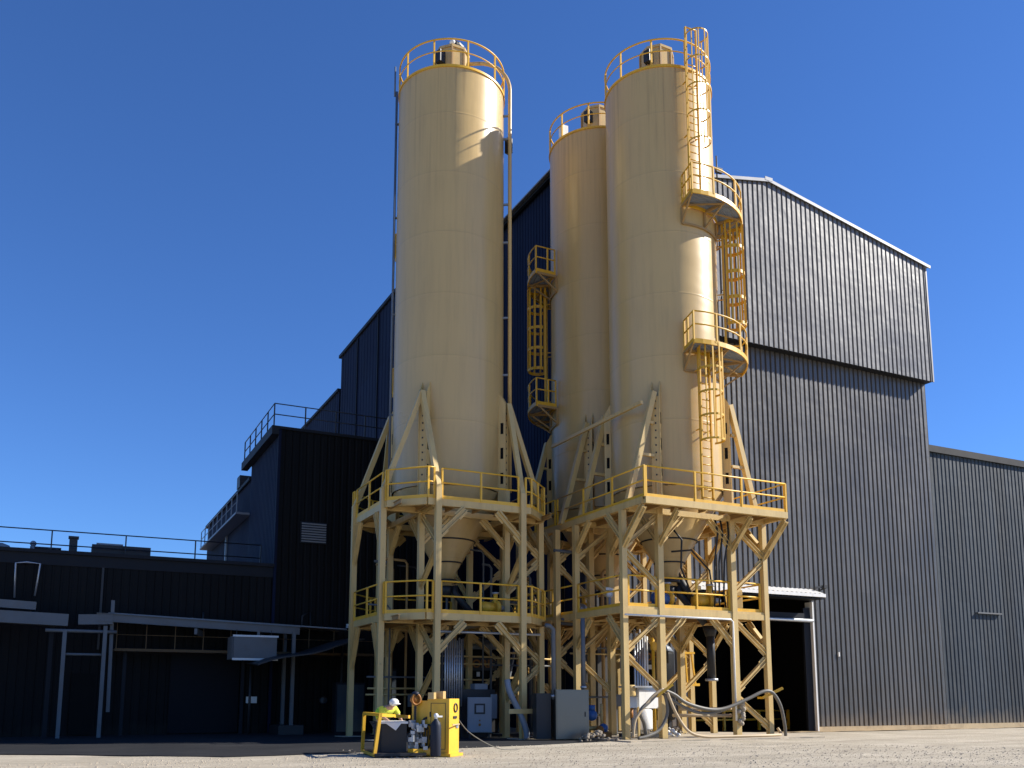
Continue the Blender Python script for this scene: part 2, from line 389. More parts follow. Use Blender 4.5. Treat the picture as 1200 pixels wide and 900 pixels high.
# ------------------------------------------------------------------ wall cladding
def clad(m, p0, p1, zb, zt, pitch=0.33, depth=0.045, flat=0.60):
    """ribbed sheet from p0 to p1 (plan); ribs stand out to the right of p0->p1; zb, zt = functions of the distance"""
    p0, p1 = Vector(p0), Vector(p1); L_ = (p1 - p0).length; d = (p1 - p0) / L_; n = Vector((d.y, -d.x))
    prof = []; t = 0
    while t < L_ - 1e-6:
        for u, o in ((0, 0), (pitch * (1 - flat) * .5 - .03, 0), (pitch * (1 - flat) * .5, depth), (pitch * (1 + flat) * .5, depth), (pitch * (1 + flat) * .5 + .03, 0)):
            if t + u < L_: prof.append((t + u, o))
        t += pitch
    prof.append((L_, 0))
    vs = []
    for t, o in prof:
        q = p0 + d * t + n * o
        a, b = zb(t), zt(t)
        vs += [(q.x, q.y, a), (q.x, q.y, b)]
    m.add(vs, [(2 * i, 2 * i + 2, 2 * i + 3, 2 * i + 1) for i in range(len(prof) - 1)])
K = lambda v: (lambda t: v)

# main gabled building
XW, XE, YF, YB = 19.77, 43.70, 35.0, 78.0
mb_ = thing('industrial_building', (XW, YF, 0), 'tall charcoal ribbed-metal gabled building with white-topped doorway, tallest and behind the twin silos', 'building')
DX0, DX1, DZ = 26.6, 34.15, 6.3
m = MB()
clad(m, (XW, YF), (DX0, YF), K(-.3), K(19.6), depth=.075); clad(m, (DX1, YF), (XE, YF), lambda t: -.02, K(19.6), depth=.075); clad(m, (DX0, YF), (DX1, YF), K(DZ), K(19.6), depth=.075)
m.build('wall', 'clad', mb_)
UY = 34.45; UX0, UX1, UP = 19.45, 43.80, 32.05
def gab(x): return 25.85 + (28.42 - 25.85) * (x - UX0) / (UP - UX0) if x < UP else 28.42 + (26.20 - 28.42) * (x - UP) / (UX1 - UP)
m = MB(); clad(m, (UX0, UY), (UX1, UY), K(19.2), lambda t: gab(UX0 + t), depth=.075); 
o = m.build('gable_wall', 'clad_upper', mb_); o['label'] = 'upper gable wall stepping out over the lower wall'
m = MB(); clad(m, (XW, YB), (XW, YF), K(0), K(26.0), .30, .03); m.build('side_wall', 'clad_navy_shade', mb_)  # dark blue copy of the charcoal sheet: this side's shade is in its colour
m = MB(); clad(m, (XE, YF), (XE, YB), K(0), K(26.1), .33, .04); clad(m, (XE, YB), (XW, YB), K(0), K(26), .6, .04); m.build('rear_wall', 'clad', mb_)
m = MB(); m.span(UX0 + .02, UX1 - .02, UY + .02, YF + .05, 19.22, 19.28); m.build('soffit', 'trimdark', mb_)  # near-black colour stands in for the deep shade under the overhang
m = MB()
m.span(UX0, UX0 + .04, UY + .01, YF, 19.3, 25.8); m.build('return_panel', 'clad', mb_)
m = MB(); m.span(UX1 - .04, UX1, UY + .01, YF, 19.3, 26.2); m.build('return_panel', 'clad', mb_)
# roof
m = MB()
for (x0, z0), (x1, z1) in (((UX0 - .2, gab(UX0) + .02), (UP, 28.46)), ((UP, 28.46), (UX1 + .25, gab(UX1) - .02))):
    m.add([(x0, UY - .12, z0), (x1, UY - .12, z1), (x1, YB + .2, z1), (x0, YB + .2, z0), (x0, UY - .12, z0 + .07), (x1, UY - .12, z1 + .07), (x1, YB + .2, z1 + .07), (x0, YB + .2, z0 + .07)],
          [(0, 1, 2, 3), (7, 6, 5, 4), (4, 5, 1, 0), (5, 6, 2, 1), (6, 7, 3, 2), (7, 4, 0, 3)])
m.build('roof', 'roof', mb_)
m = MB()
m.bar((UX0 - .22, UY - .16, gab(UX0) - .02), (UP, UY - .16, 28.42), .05, .17, (0, 1, 0)); m.bar((UP, UY - .163, 28.42), (UX1 + .27, UY - .163, gab(UX1) - .05), .05, .17, (0, 1, 0))
m.box(UP, UY - .17, 28.47, .5, .05, .2); m.build('rake_trim', 'trim', mb_)
m = MB(); m.bar((XW - .24, UY - .1, 25.86), (XW - .24, YB, 25.86), .16, .2, (1, 0, 0)); m.build('gutter', 'trimdark', mb_)
m = MB(); m.span(XE - .03, XE + .05, YF - .05, YF + .06, 0, 19.2); m.build('corner_trim', 'trimdark', mb_)
m = MB(); m.span(UX1 - .05, UX1 + .05, UY - .07, UY - .01, 19.2, gab(UX1) - .1); m.build('corner_trim', 'roof', mb_)
m = MB(); m.span(XW - .06, XW + .08, YF - .06, YF + .06, 0, 19.2); m.build('corner_trim', 'trimdark', mb_)
m = MB(); m.span(DX1 + .12, XE + .1, YF - .14, YF + .1, -.5, -.03)
for i in range(15): pass
m.build('kerb', 'kerb', mb_)
m = MB(); m.span(19.86, 20.5, 34.28, 34.98, 0, 19.1); m.build('sun_gap_blocker', 'clad_navy_shade', mb_)  # unseen block added behind the rear silo to stop sun through the gap
# doorway: dark room, frame, canopy
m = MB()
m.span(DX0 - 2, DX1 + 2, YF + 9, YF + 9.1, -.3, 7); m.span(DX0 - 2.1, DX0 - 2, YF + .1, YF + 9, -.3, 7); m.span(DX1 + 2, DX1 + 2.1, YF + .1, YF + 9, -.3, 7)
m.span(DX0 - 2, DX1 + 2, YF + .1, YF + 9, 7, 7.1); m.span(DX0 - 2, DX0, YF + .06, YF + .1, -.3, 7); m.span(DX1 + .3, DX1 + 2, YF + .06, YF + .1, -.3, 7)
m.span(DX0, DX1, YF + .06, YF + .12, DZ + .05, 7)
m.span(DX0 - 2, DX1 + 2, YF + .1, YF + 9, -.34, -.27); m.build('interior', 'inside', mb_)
m = MB(); m.span(DX1 + .0, DX1 + .09, YF - .2, YF + .3, -.35, 6.2); dj = m.build('door_jamb', 'white', mb_)
m = MB(); m.span(DX1 - .45, DX1 - .04, YF - .05, YF + .1, -.3, 5.9); m.span(DX0, DX1 - .04, YF - .06, YF + .08, 5.35, 5.62); m.build('door_frame', 'trimdark', mb_)
m = MB(); m.tube([(DX0, YF - .16, 5.25), (DX1 + .05, YF - .16, 5.25)], .09); m.build('door_roller', 'grey', mb_)
can = MB(); CX0, CX1 = 26.55, 34.3
x = CX0
while x < CX1:
    can.add([(x, YF - .02, 6.86), (x + .16, YF - .02, 6.90), (x + .16, YF - 1.0, 6.56), (x, YF - 1.0, 6.52), (x + .3, YF - .02, 6.86), (x + .3, YF - 1.0, 6.52)], [(0, 3, 2, 1), (1, 2, 5, 4)]); x += .3
can.span(CX0, CX1, YF - 1.02, YF - .96, 6.37, 6.53)
can.add([(CX1, YF - 1.0, 6.5), (CX1, YF, 6.84), (CX1, YF, 6.4), (CX1, YF - 1.0, 6.34)], [(0, 1, 2, 3)])
can.add([(CX0, YF - 1.0, 6.5), (CX0, YF, 6.84), (CX0, YF, 6.4), (CX0, YF - 1.0, 6.34)], [(3, 2, 1, 0)])
can.build('canopy', 'white', mb_)
m = MB(); m.span(CX0 + .02, CX1 - .02, YF - .95, YF - .02, 6.28, 6.31); m.build('soffit', 'trimdark', mb_)
m = MB(); m.bar((CX1 - .1, YF - .4, 6.9), (CX1 + .5, YF - .45, 7.02), .1, .1); m.box(CX1 + .5, YF - .45, 6.98, .22, .22, .16); m.bar((CX1 + .5, YF - .4, 6.9), (CX1 + .5, YF - .03, 6.8), .05, .05)
m.build('floodlight', 'iron', mb_)
m = MB(); m.box(35.9, YF - .1, 3.6, .07, .1, .22); m.build('lock_box', 'white', mb_)

# guard rail inside the doorway
gr = thing('safety_barrier', (30.5, YF + 3, -.27), 'low dull yellow pipe barrier inside the dark doorway', 'barrier')
m = MB()
for z in (.55, 1.0): m.tube([(28.2, YF + 3, z - .27), (35.2, YF + 3, z - .27)], .05)
m.build('rail', 'yellow', gr)
for x in (28.2, 30.9, 33.2, 35.2):
    m = MB(); m.box(x, YF + 3, .25, .12, .12, 1.05); m.build('post', 'yellow', gr)

# neighbour on the right
nb = thing('metal_shed', (43.8, 36, 0), 'lower slate-blue ribbed shed with flat dark eave at the right edge', 'shed')
m = MB(); clad(m, (43.95, 36), (72, 36), K(-.05), K(15.9), .33, .04); m.build('wall', 'clad_blue', nb)
m = MB(); clad(m, (72, 36), (72, 60), K(0), K(15.9), .5, .03); m.build('side_wall', 'clad_blue', nb)
m = MB(); m.span(43.9, 72.3, 35.82, 35.94, 15.62, 16.02); m.build('fascia', 'trimdark', nb)
m = MB(); m.span(43.9, 72.3, 35.97, 60, 15.95, 16.05); m.build('roof', 'roof', nb)
m = MB(); m.span(48.0, 50.1, 35.8, 35.95, 6.27, 6.35); m.build('lamp_bar', 'dullgrey', nb)
m = MB(); m.span(43.9, 72, 35.8, 36.1, -.5, -.04); m.build('kerb', 'kerb', nb)

# tall stepped blocks behind the left silo
b2 = thing('plant_tower_block', (16, 46, 0), 'tall navy sheet-clad block rising behind the left silo, far end stepping down', 'building')
m = MB(); clad(m, (16, 58.4), (16, 46), K(0), K(24.15), .6, .02); m.build('side_wall', 'clad_navy_shade', b2)
m = MB(); clad(m, (16, 46), (19.7, 46), K(0), K(24.15), .3, .03); m.build('end_wall', 'clad_navy_shade', b2)
m = MB(); clad(m, (19.7, 58.4), (16, 58.4), K(0), K(24.15), .6, .02); m.build('end_wall', 'clad_navy_shade', b2)
m = MB(); m.span(15.85, 19.72, 45.85, 58.6, 24.16, 24.36); m.build('roof', 'trimdark', b2)
for y in (50.2, 54.4): m = MB(); m.span(15.9, 15.99, y, y + .12, 0, 24.1); m.build('seam_strip', 'trimdark', b2)
b3 = thing('plant_block', (16, 58.7, 0), 'farther navy block one step lower than the tall one, above the roof railing', 'building')
m = MB(); clad(m, (16, 71), (16, 58.7), K(0), K(21.9), .6, .02); m.build('side_wall', 'clad_navy_shade', b3)
m = MB(); clad(m, (19.7, 71), (16, 71), K(0), K(21.9), .6, .02); m.build('end_wall', 'clad_navy_shade', b3)
m = MB(); m.span(15.85, 19.7, 58.65, 71.2, 21.9, 22.08); m.build('roof', 'trimdark', b3)

# block A with roof railing
def rail_run(m, pts, z, h=1.07, step=1.8, r=.028, toe=0.0, closed=False, ends=True, mid=True):
    pts = [Vector((p[0], p[1], 0)) for p in pts]
    Z = lambda p, h_: (p.x, p.y, z + h_)
    segs = [(pts[i], pts[(i + 1) % len(pts)]) for i in range(len(pts) - (0 if closed else 1))]
    m.tube([Z(p, h) for p in pts], r, 6, closed)
    if mid: m.tube([Z(p, h * .53) for p in pts], r, 6, closed)
    for a, b in segs:
        L_ = (b - a).length; k = max(1, round(L_ / step))
        for j in range(k): 
            q = a.lerp(b, j / k); m.bar(Z(q, 0), Z(q, h), r * 2.1, r * 2.1, (1, 0, 0))
        if toe: m.bar((a.x, a.y, z + toe / 2), (b.x, b.y, z + toe / 2), .02, toe)
    if not closed: q = segs[-1][1]; m.bar(Z(q, 0), Z(q, h), r * 2.1, r * 2.1, (1, 0, 0))
ba = thing('black_plant_block', (7.84, 38, 0), 'black sheet-clad block with a roof railing and louvre vent, left of the silos', 'building')
AX1 = 14.2; AZ = 12.62
m = MB(); clad(m, (7.84, 38), (AX1, 38), K(6.9), K(AZ), .3, .025); clad(m, (7.86, 38), (AX1, 38), K(0), K(6.9), .3, .025); m.build('front_wall', 'clad_black', ba)
m = MB(); clad(m, (7.84, 44.1), (7.84, 38), K(0), K(AZ), .3, .02); m.build('side_wall', 'clad_navy_shade', ba)
m = MB(); clad(m, (AX1, 38), (AX1, 44.1), K(0), K(AZ), .3, .02); clad(m, (AX1, 44.1), (7.84, 44.1), K(0), K(AZ), .3, .02); m.build('rear_wall', 'clad_black', ba)
m = MB(); m.span(7.5, AX1 + .1, 37.9, 45, AZ, AZ + .12); m.span(7.5, 7.8, 37.9, 45, AZ - .25, AZ); m.build('roof', 'trimdark', ba)
m = MB(); m.span(7.79, 7.90, 37.9, 37.975, 0, AZ - .02); m.build('corner_trim', 'clad_navy_shade', ba)
m = MB(); rail_run(m, [(7.6, 44.8), (7.6, 38.05), (AX1, 38.05)], AZ + .12, 1.0, 1.35, .024); m.build('railing', 'iron', ba)
m = MB(); m.span(8.84, 9.96, 37.9, 37.97, 7.83, 8.74)
v = m.build('louvre_vent', 'trimdark', ba)
for k in range(8):
    pass
m = MB()
for k in range(8): m.bar((8.88, 37.86, 7.90 + k * .107), (9.92, 37.86, 7.90 + k * .107), .02, .065, (0, .6, .5))
m.build('louvre', 'greypaint', ba)
# block B, walkway
bb = thing('long_plant_block', (7.84, 44.2, 0), 'long low navy block with a railed side walkway receding behind the black block', 'building')
m = MB(); clad(m, (7.9, 58.3), (7.9, 44.2), K(0), K(11.75), .3, .02); m.build('side_wall', 'clad_navy_shade', bb)
m = MB(); clad(m, (14, 58.3), (7.9, 58.3), K(0), K(11.7), .6, .02); m.build('end_wall', 'clad_navy_shade', bb)
m = MB(); m.span(7.75, 14, 44.2, 58.5, 11.75, 11.9); m.build('roof', 'trimdark', bb)
m = MB(); m.span(7.2, 7.87, 44.2, 56.3, 10.05, 10.15); m.build('walkway', 'roof', bb)
m = MB(); rail_run(m, [(7.25, 44.3), (7.25, 56.2)], 10.15, .95, 1.5, .022); m.build('railing', 'greypaint', bb)
m = MB(); m.span(7.76, 7.86, 50.5, 50.62, 0, 10); m.build('downpipe', 'grey', bb)
m = MB(); m.span(7.7, 8.3, 46.5, 47.3, 11.9, 12.5); m.build('roof_box', 'iron', bb)

# low building at left
lb = thing('low_black_building', (-20, 38, 0), 'long low black building with flat parapet and roof railing at the left', 'building')
m = MB(); clad(m, (-30, 38.02), (7.82, 38.02), K(0), K(6.72), .3, .02); m.build('wall', 'clad_black', lb)
m = MB(); m.span(-30, 7.82, 37.86, 38.2, 6.73, 6.86); m.span(-30, 7.82, 37.97, 37.995, 6.3, 6.73); m.build('parapet', 'trimdark', lb)
m = MB(); m.span(-30, 7.8, 38.2, 60, 6.6, 6.7); m.build('roof', 'roof', lb)
m = MB(); rail_run(m, [(-30, 39.8), (7.6, 39.8)], 6.7, 1.2, 2.6, .024); m.build('railing', 'iron', lb)
m = MB(); m.span(1.35, 1.43, 37.9, 37.96, 3.2, 6.3); m.build('downpipe', 'iron', lb)
m = MB(); m.span(4.0, 6.6, 37.9, 37.98, .05, 3.3); m.build('sliding_door', paint('faded black door', (.008, .009, .012), .7, var=.2, spec=.15), lb)
m = MB(); m.span(.55, 1.3, 37.9, 37.97, .05, 2.3); m.build('door', 'inside', lb)
m = MB(); m.tube([(-1.5, 37.8, 5.0), (-1.55, 37.8, 6.28), (-1.2, 37.8, 6.33), (-.75, 37.8, 6.3), (-.85, 37.8, 5.1)], .035); m.build('conduit_hoop', 'grey', lb)
m = MB(); m.box(4.6, 37.9, 4.45, .28, .16, .1); m.build('wall_light', 'white', lb)
m = MB(); m.tube([(5.1, 37.85, 4.2), (5.1, 37.85, 4.75)], .03); m.tube([(9.0, 37.82, 4.2), (9.02, 37.82, 4.75), (9.35, 37.82, 4.95), (9.38, 37.82, 4.2)], .035); m.build('vent_pipe', 'iron', lb)
m = MB(); m.box(11.0, 37.8, 4.4, .2, .16, .16); m.build('wall_lamp', 'white', lb)

# roof plant
def hvac(x, y, z, sx, sy, sz, label):
    t = thing('rooftop_unit', (x, y, z), label, 'rooftop unit')
    m = MB(); m.box(x, y, z + .1, sx, sy, .1)
    for dx in (-.4, .4): m.box(x + dx * sx, y, z + .05, .12, sy, .12)
    m.build('base_frame', 'iron', t)
    m = MB(); m.box(x, y, z + .15 + sz / 2, sx, sy, sz)
    for k in range(4): m.box(x - sx * .36 + k * sx * .24, y - sy / 2 - .012, z + .15 + sz * .5, sx * .17, .02, sz * .75)
    m.build('casing', 'iron', t)
    m = MB(); m.box(x - sx * .2, y, z + sz + .2, sx * .45, sy * .6, .1); m.build('lid', 'greypaint', t)
hvac(2.1, 40.6, 6.7, 2.2, 1.2, .65, 'wide dark box unit on the low black roof, its lid pale')
t = thing('vent_stack', (.32, 40.4, 6.7), 'narrow dark upright stack on the low roof, left of the wide box', 'vent')
m = MB(); m.box(.32, 40.4, 7.2, .3, .3, 1.0); m.build('stack', 'iron', t); m = MB(); m.box(.32, 40.4, 7.76, .38, .38, .08); m.build('cap', 'iron', t)
t = thing('roof_valve_set', (-.7, 40.3, 6.7), 'small pale pipe manifold on the low roof left of the dark stack', 'pipework')
m = MB(); m.tube([(-1.2, 40.3, 7.25), (-.1, 40.3, 7.25)], .05)
for x in (-.55, -.25): m.box(x, 40.3, 6.97, .12, .12, .55)
m.build('pipe', 'iron', t); m = MB(); m.tube([(-1.1, 40.3, 6.7), (-1.1, 40.3, 7.35)], .07); m.ball((-1.1, 40.3, 7.4), .12); m.build('valve', 'greypaint', t)
t = thing('roof_fan', (-2.2, 40.3, 6.7), 'small hooded roof fan at the far left end of the low roof', 'fan')
m = MB(); m.lathe(-2.2, 40.3, [(.22, 6.7), (.22, 7.0), (.34, 7.05), (.3, 7.25), (.05, 7.35)], 20); m.build('cowl', 'greypaint', t); m = MB(); m.lathe(-2.2, 40.3, [(.36, 6.95), (.36, 7.05)], 20); m.build('rim', 'iron', t)

# pipe rack / canopy in front of low building
pr_ = thing('pipe_rack', (1.7, 36, 0), 'pale grey steel pipe rack with a long top beam against the black wall', 'pipe rack')
m = MB(); m.bar((1.2, 36, 4.27), (8.5, 36, 4.0), .14, .30, (0, 1, 0), 'i'); m.build('beam', 'dullgrey', pr_)
m = MB(); m.bar((1.6, 37.3, 4.45), (10.5, 37.3, 4.15), 1.9, .05); m.build('roof_sheet', 'roof', pr_)
for x, y, z0, z1 in ((.22, 36, 0.012, 3.75), (1.52, 36, 0.012, 3.95), (8.28, 36, .35, 4.0), (8.2, 37.2, .35, 4.0)):
    m = MB(); m.bar((x, y, z0), (x, y, z1), .13, .13); m.build('post', 'dullgrey', pr_)
m = MB(); m.bar((1.78, 36.2, .9), (1.72, 36.2, 4.9), .12, .12); m.build('post', 'dullgrey', pr_)
m = MB(); m.tube([(.22, 36, 2.92), (1.5, 36, 2.92)], .045); m.build('crossbar', 'dullgrey', pr_)
m = MB(); m.tube([(-.4, 36, 3.74), (1.9, 36, 3.74)], .06); m.build('crossbar', 'dullgrey', pr_)
m = MB(); m.span(7.75, 8.7, 35.7, 37.4, 0, .36); m.build('footing', 'iron', pr_)
for x in (4.6, 6.9): m = MB(); m.bar((x, 35.9, 3.85), (x + .5, 37.6, 3.85), .1, .22); m.build('bracket', 'dullgrey', pr_)
cw = thing('catwalk', (6, 37.2, 3.2), 'narrow dull brown-railed catwalk under the long rack beam', 'catwalk')
m = MB(); m.span(1.9, 12.2, 36.7, 37.6, 3.1, 3.2); m.build('deck', 'rust', cw)
m = MB(); rail_run(m, [(1.95, 36.72), (12.1, 36.72)], 3.2, .95, 1.0, .015); m.build('railing', 'rust', cw)
for x in (2.3, 6.6, 11.8): m = MB(); m.bar((x, 37.2, 0), (x, 37.2, 3.1), .12, .12); m.build('post', 'trimdark', cw)
dk = thing('pipe_duct', (-2, 36, 3.8), 'pale bluish metal duct with a squared end at the far left wall', 'duct')
m = MB(); m.bar((-8, 36.3, 4.35), (.3, 36.3, 4.12), .6, .42); m.build('lower_run', 'dullgrey', dk)
m = MB(); m.bar((-8, 36.5, 4.9), (-.75, 36.5, 4.6), .5, .28); m.build('upper_run', 'dullgrey', dk)
m = MB(); m.bar((.62, 36.2, 4.15), (1.75, 36.2, 4.2), .5, .36); m.build('end_run', 'dullgrey', dk)
for x in (-6, -2.5, -.2): m = MB(); m.bar((x, 36.6, 0), (x, 36.6, 4.0), .14, .14); m.build('post', 'trimdark', dk)
hd = thing('exhaust_hood', (6.3, 36.3, 2.8), 'galvanised box hood hanging under the rack beam', 'hood')
m = MB(); m.prism([(5.95, 35.6), (7.55, 35.6), (7.55, 36.8), (5.95, 36.8)], 2.85, 3.72); m.build('casing', 'dullgrey', hd)
m = MB()
for k in range(5): m.box(5.93, 35.75 + k * .24, 3.28, .05, .05, .84)
m.build('rib', 'dullgrey', hd); m = MB(); m.span(5.9, 7.6, 35.57, 35.6, 2.8, 2.88); m.span(5.9, 7.6, 35.57, 35.6, 3.68, 3.75); m.build('flange', 'grey', hd)
for x in (6.1, 7.4): m = MB(); m.tube([(x, 36, 3.72), (x, 36, 3.98)], .02); m.build('hanger', 'iron', hd)
aw = thing('awning', (8.5, 34.8, 2.8), 'dark sagging sheet awning sloping down to the left beside the left silo tower', 'awning')
m = MB(); av = []
for i in range(9):
    for k in (0, 1): av.append((6.6 + i * .5, 34.2 + k * 2.6, 2.62 + i * .125 + .06 * math.sin(i * 1.1) + k * .15))
m.add(av + [(x, y, z - .05) for x, y, z in av], [(2 * i, 2 * i + 2, 2 * i + 3, 2 * i + 1) for i in range(8)] + [(18 + 2 * i + 1, 18 + 2 * i + 3, 18 + 2 * i + 2, 18 + 2 * i) for i in range(8)] + [(2 * i, 18 + 2 * i, 18 + 2 * i + 2, 2 * i + 2) for i in range(8)] + [(0, 1, 19, 18)])
m.build('sheet', 'iron', aw)
for x, z in ((6.8, 2.62), (10.4, 3.5)): m = MB(); m.tube([(x, 36.6, 0), (x, 36.6, z)], .05); m.build('post', 'iron', aw)
sg = tag(MB().box(7.1, 37.84, 1.32, .42, .03, .26).build('wall_sign', 'white', origin=(7.1, 37.84, 1.32)), 'small blank pale sign on the dark wall behind the rack posts', 'sign')
t = thing('wall_clock', (10.0, 37.8, 1.3), 'small round pale gauge on the dark wall right of the rack posts', 'gauge')
m = MB(); m.tube([(10.0, 37.88, 1.3), (10.0, 37.8, 1.3)], .15, 16); m.build('dial', 'dullgrey', t); m = MB(); m.tube([(10.0 + .15 * math.cos(a * .4), 37.8, 1.3 + .15 * math.sin(a * .4)) for a in range(16)], .02, 6, True); m.build('bezel', 'iron', t)

# ------------------------------------------------------------------ silos
S1 = (12.84, 31.47); S2 = (20.29, 27.79); S3 = (20.10, 32.12)
RS = 2.1; ZT = 25.2; ZB = 8.9
def brg(c, b, r, z=0):
    """point at compass bearing b (camera heading = 0) round c"""
    a = R(63.7 - b); return Vector((c[0] + r * math.cos(a), c[1] + r * math.sin(a), z))
def arc(c, b0, b1, r, z, step=6):
    n = max(2, int(abs(b1 - b0) / step)); return [brg(c, b0 + (b1 - b0) * i / n, r, z) for i in range(n + 1)]

def ladder(parent, c, b, z0, z1, cage0=None, top_ext=0.0, r=RS + .24, th=1.0):
    e = brg(c, b, 1) - Vector((c[0], c[1], 0)); tn = Vector((-e.y, e.x, 0)); q = brg(c, b, r)
    m = MB(); W = .24
    for s in (-1, 1): m.bar((q.x + tn.x * W * s, q.y + tn.y * W * s, z0), (q.x + tn.x * W * s, q.y + tn.y * W * s, z1 + top_ext), .09, .05, e)
    z = z0 + .2
    while z < z1: m.tube([(q.x - tn.x * W, q.y - tn.y * W, z), (q.x + tn.x * W, q.y + tn.y * W, z)], .022, 5); z += .3
    z = z0 + .5
    while z < z1:
        for s in (-1, 1):
            a = Vector((q.x, q.y, z)) + tn * W * s; m.bar(a, a - e * .24, .05, .03, tn)
        z += 2.2
    if top_ext:
        a = [Vector((q.x, q.y, z1 + top_ext)) + tn * W * s for s in (-1, 1)]; m.tube([a[0], a[1]], .03, 6)
    ld = m.build('ladder', 'ladder', parent)
    if cage0:
        m = MB(); cr = .40
        def hoop(ph, z):
            return Vector((q.x, q.y, z)) + e * (cr * .95 + .0 - cr * .95 * math.cos(ph)) + tn * (cr * math.sin(ph)) if False else Vector((q.x, q.y, z)) + e * (.36 - .42 * math.cos(ph)) + tn * (.42 * math.sin(ph))
        z = cage0; zs = []
        top = z1 + (top_ext - .55 if top_ext else 0)
        k = max(1, round((top - cage0) / 1.0))
        for i in range(k + 1):
            zz = cage0 + (top - cage0) * i / k
            pts = [hoop(R(a), zz) for a in range(50, 311, 20)]
            for a, b_ in zip(pts, pts[1:]): m.bar(a, b_, .03 * th, .10 * th)
        for a in (62, 98, 134, 170, 206, 242, 278, 305):
            m.bar(hoop(R(a), cage0), hoop(R(a), top), .075 * th, .05 * th, tn)
        m.build('cage', 'ladder', ld)
    return ld

def curved_platform(parent, c, b0, b1, z, ro=3.1, open_b=None):
    ri = RS + .06
    m = MB(); ins = arc(c, b0, b1, ri, z); out = arc(c, b0, b1, ro, z); n = len(ins)
    # grating: radial bars and rings so light falls through
    for i in range(n - 1):
        for k in range(8):
            f0, f1 = k / 8, (k + .45) / 8
            a = [ins[i].lerp(ins[i + 1], f0), out[i].lerp(out[i + 1], f0), out[i].lerp(out[i + 1], f1), ins[i].lerp(ins[i + 1], f1)]
            m.add(a + [p - Vector((0, 0, .03)) for p in a], [(0, 1, 2, 3), (7, 6, 5, 4), (0, 4, 5, 1), (2, 6, 7, 3), (1, 5, 6, 2), (3, 7, 4, 0)])
    for rr in (2.4, 2.62, 2.85):
        p = arc(c, b0, b1, rr, z - .035)
        for a, b_ in zip(p, p[1:]): m.bar(a, b_, .03, .03)
    pl = m.build('ladder_platform', 'greypaint', parent)
    m = MB()
    for p in (arc(c, b0, b1, ro, z - .04), arc(c, b0, b1, ri + .03, z - .06)):
        for a, b_ in zip(p, p[1:]): m.bar(a, b_, .04, .17)
    for b_ in (b0, b1): m.bar(brg(c, b_, ri, z - .04), brg(c, b_, ro, z - .04), .05, .22)
    m.build('rim', 'ladder', pl)
    m = MB(); k = 4
    for i in range(k):
        b_ = b0 + (b1 - b0) * i / (k - 1)
        m.bar(brg(c, b_, ri, z - .12), brg(c, b_, ro - .05, z - .12), .07, .1); m.bar(brg(c, b_, RS + .03, z - .75), brg(c, b_, ro - .15, z - .16), .06, .06); m.bar(brg(c, b_, RS + .04, z - .8), brg(c, b_, RS + .04, z - .1), .08, .06)
        if i < k - 1:
            b2_ = b0 + (b1 - b0) * (i + 1) / (k - 1); m.bar(brg(c, b_, ri + .1, z - .14), brg(c, b2_, ro - .1, z - .14), .05, .05)
    p = arc(c, b0, b1, RS + .05, z - .8)
    for a, b_ in zip(p, p[1:]): m.bar(a, b_, .04, .08)
    m.build('support', 'under', pl)
    m = MB(); pts = [brg(c, b0, RS + .1)] + arc(c, b0, b1, ro, 0, 8) + [brg(c, b1, RS + .1)]
    h = 1.07
    for hh in (h, h * .55): m.tube([(p.x, p.y, z + hh) for p in pts], .03, 6)
    for i, p in enumerate(pts):
        if i in (1, len(pts) - 2) or i % 3 == 0: m.bar((p.x, p.y, z), (p.x, p.y, z + h), .06, .06)
    a, b_ = brg(c, b0, RS + .45), brg(c, b1, RS + .45)
    for q in (a, b_): m.bar((q.x, q.y, z), (q.x, q.y, z + h), .06, .06)
    m.build('handrail', 'ladder', pl)
    return pl

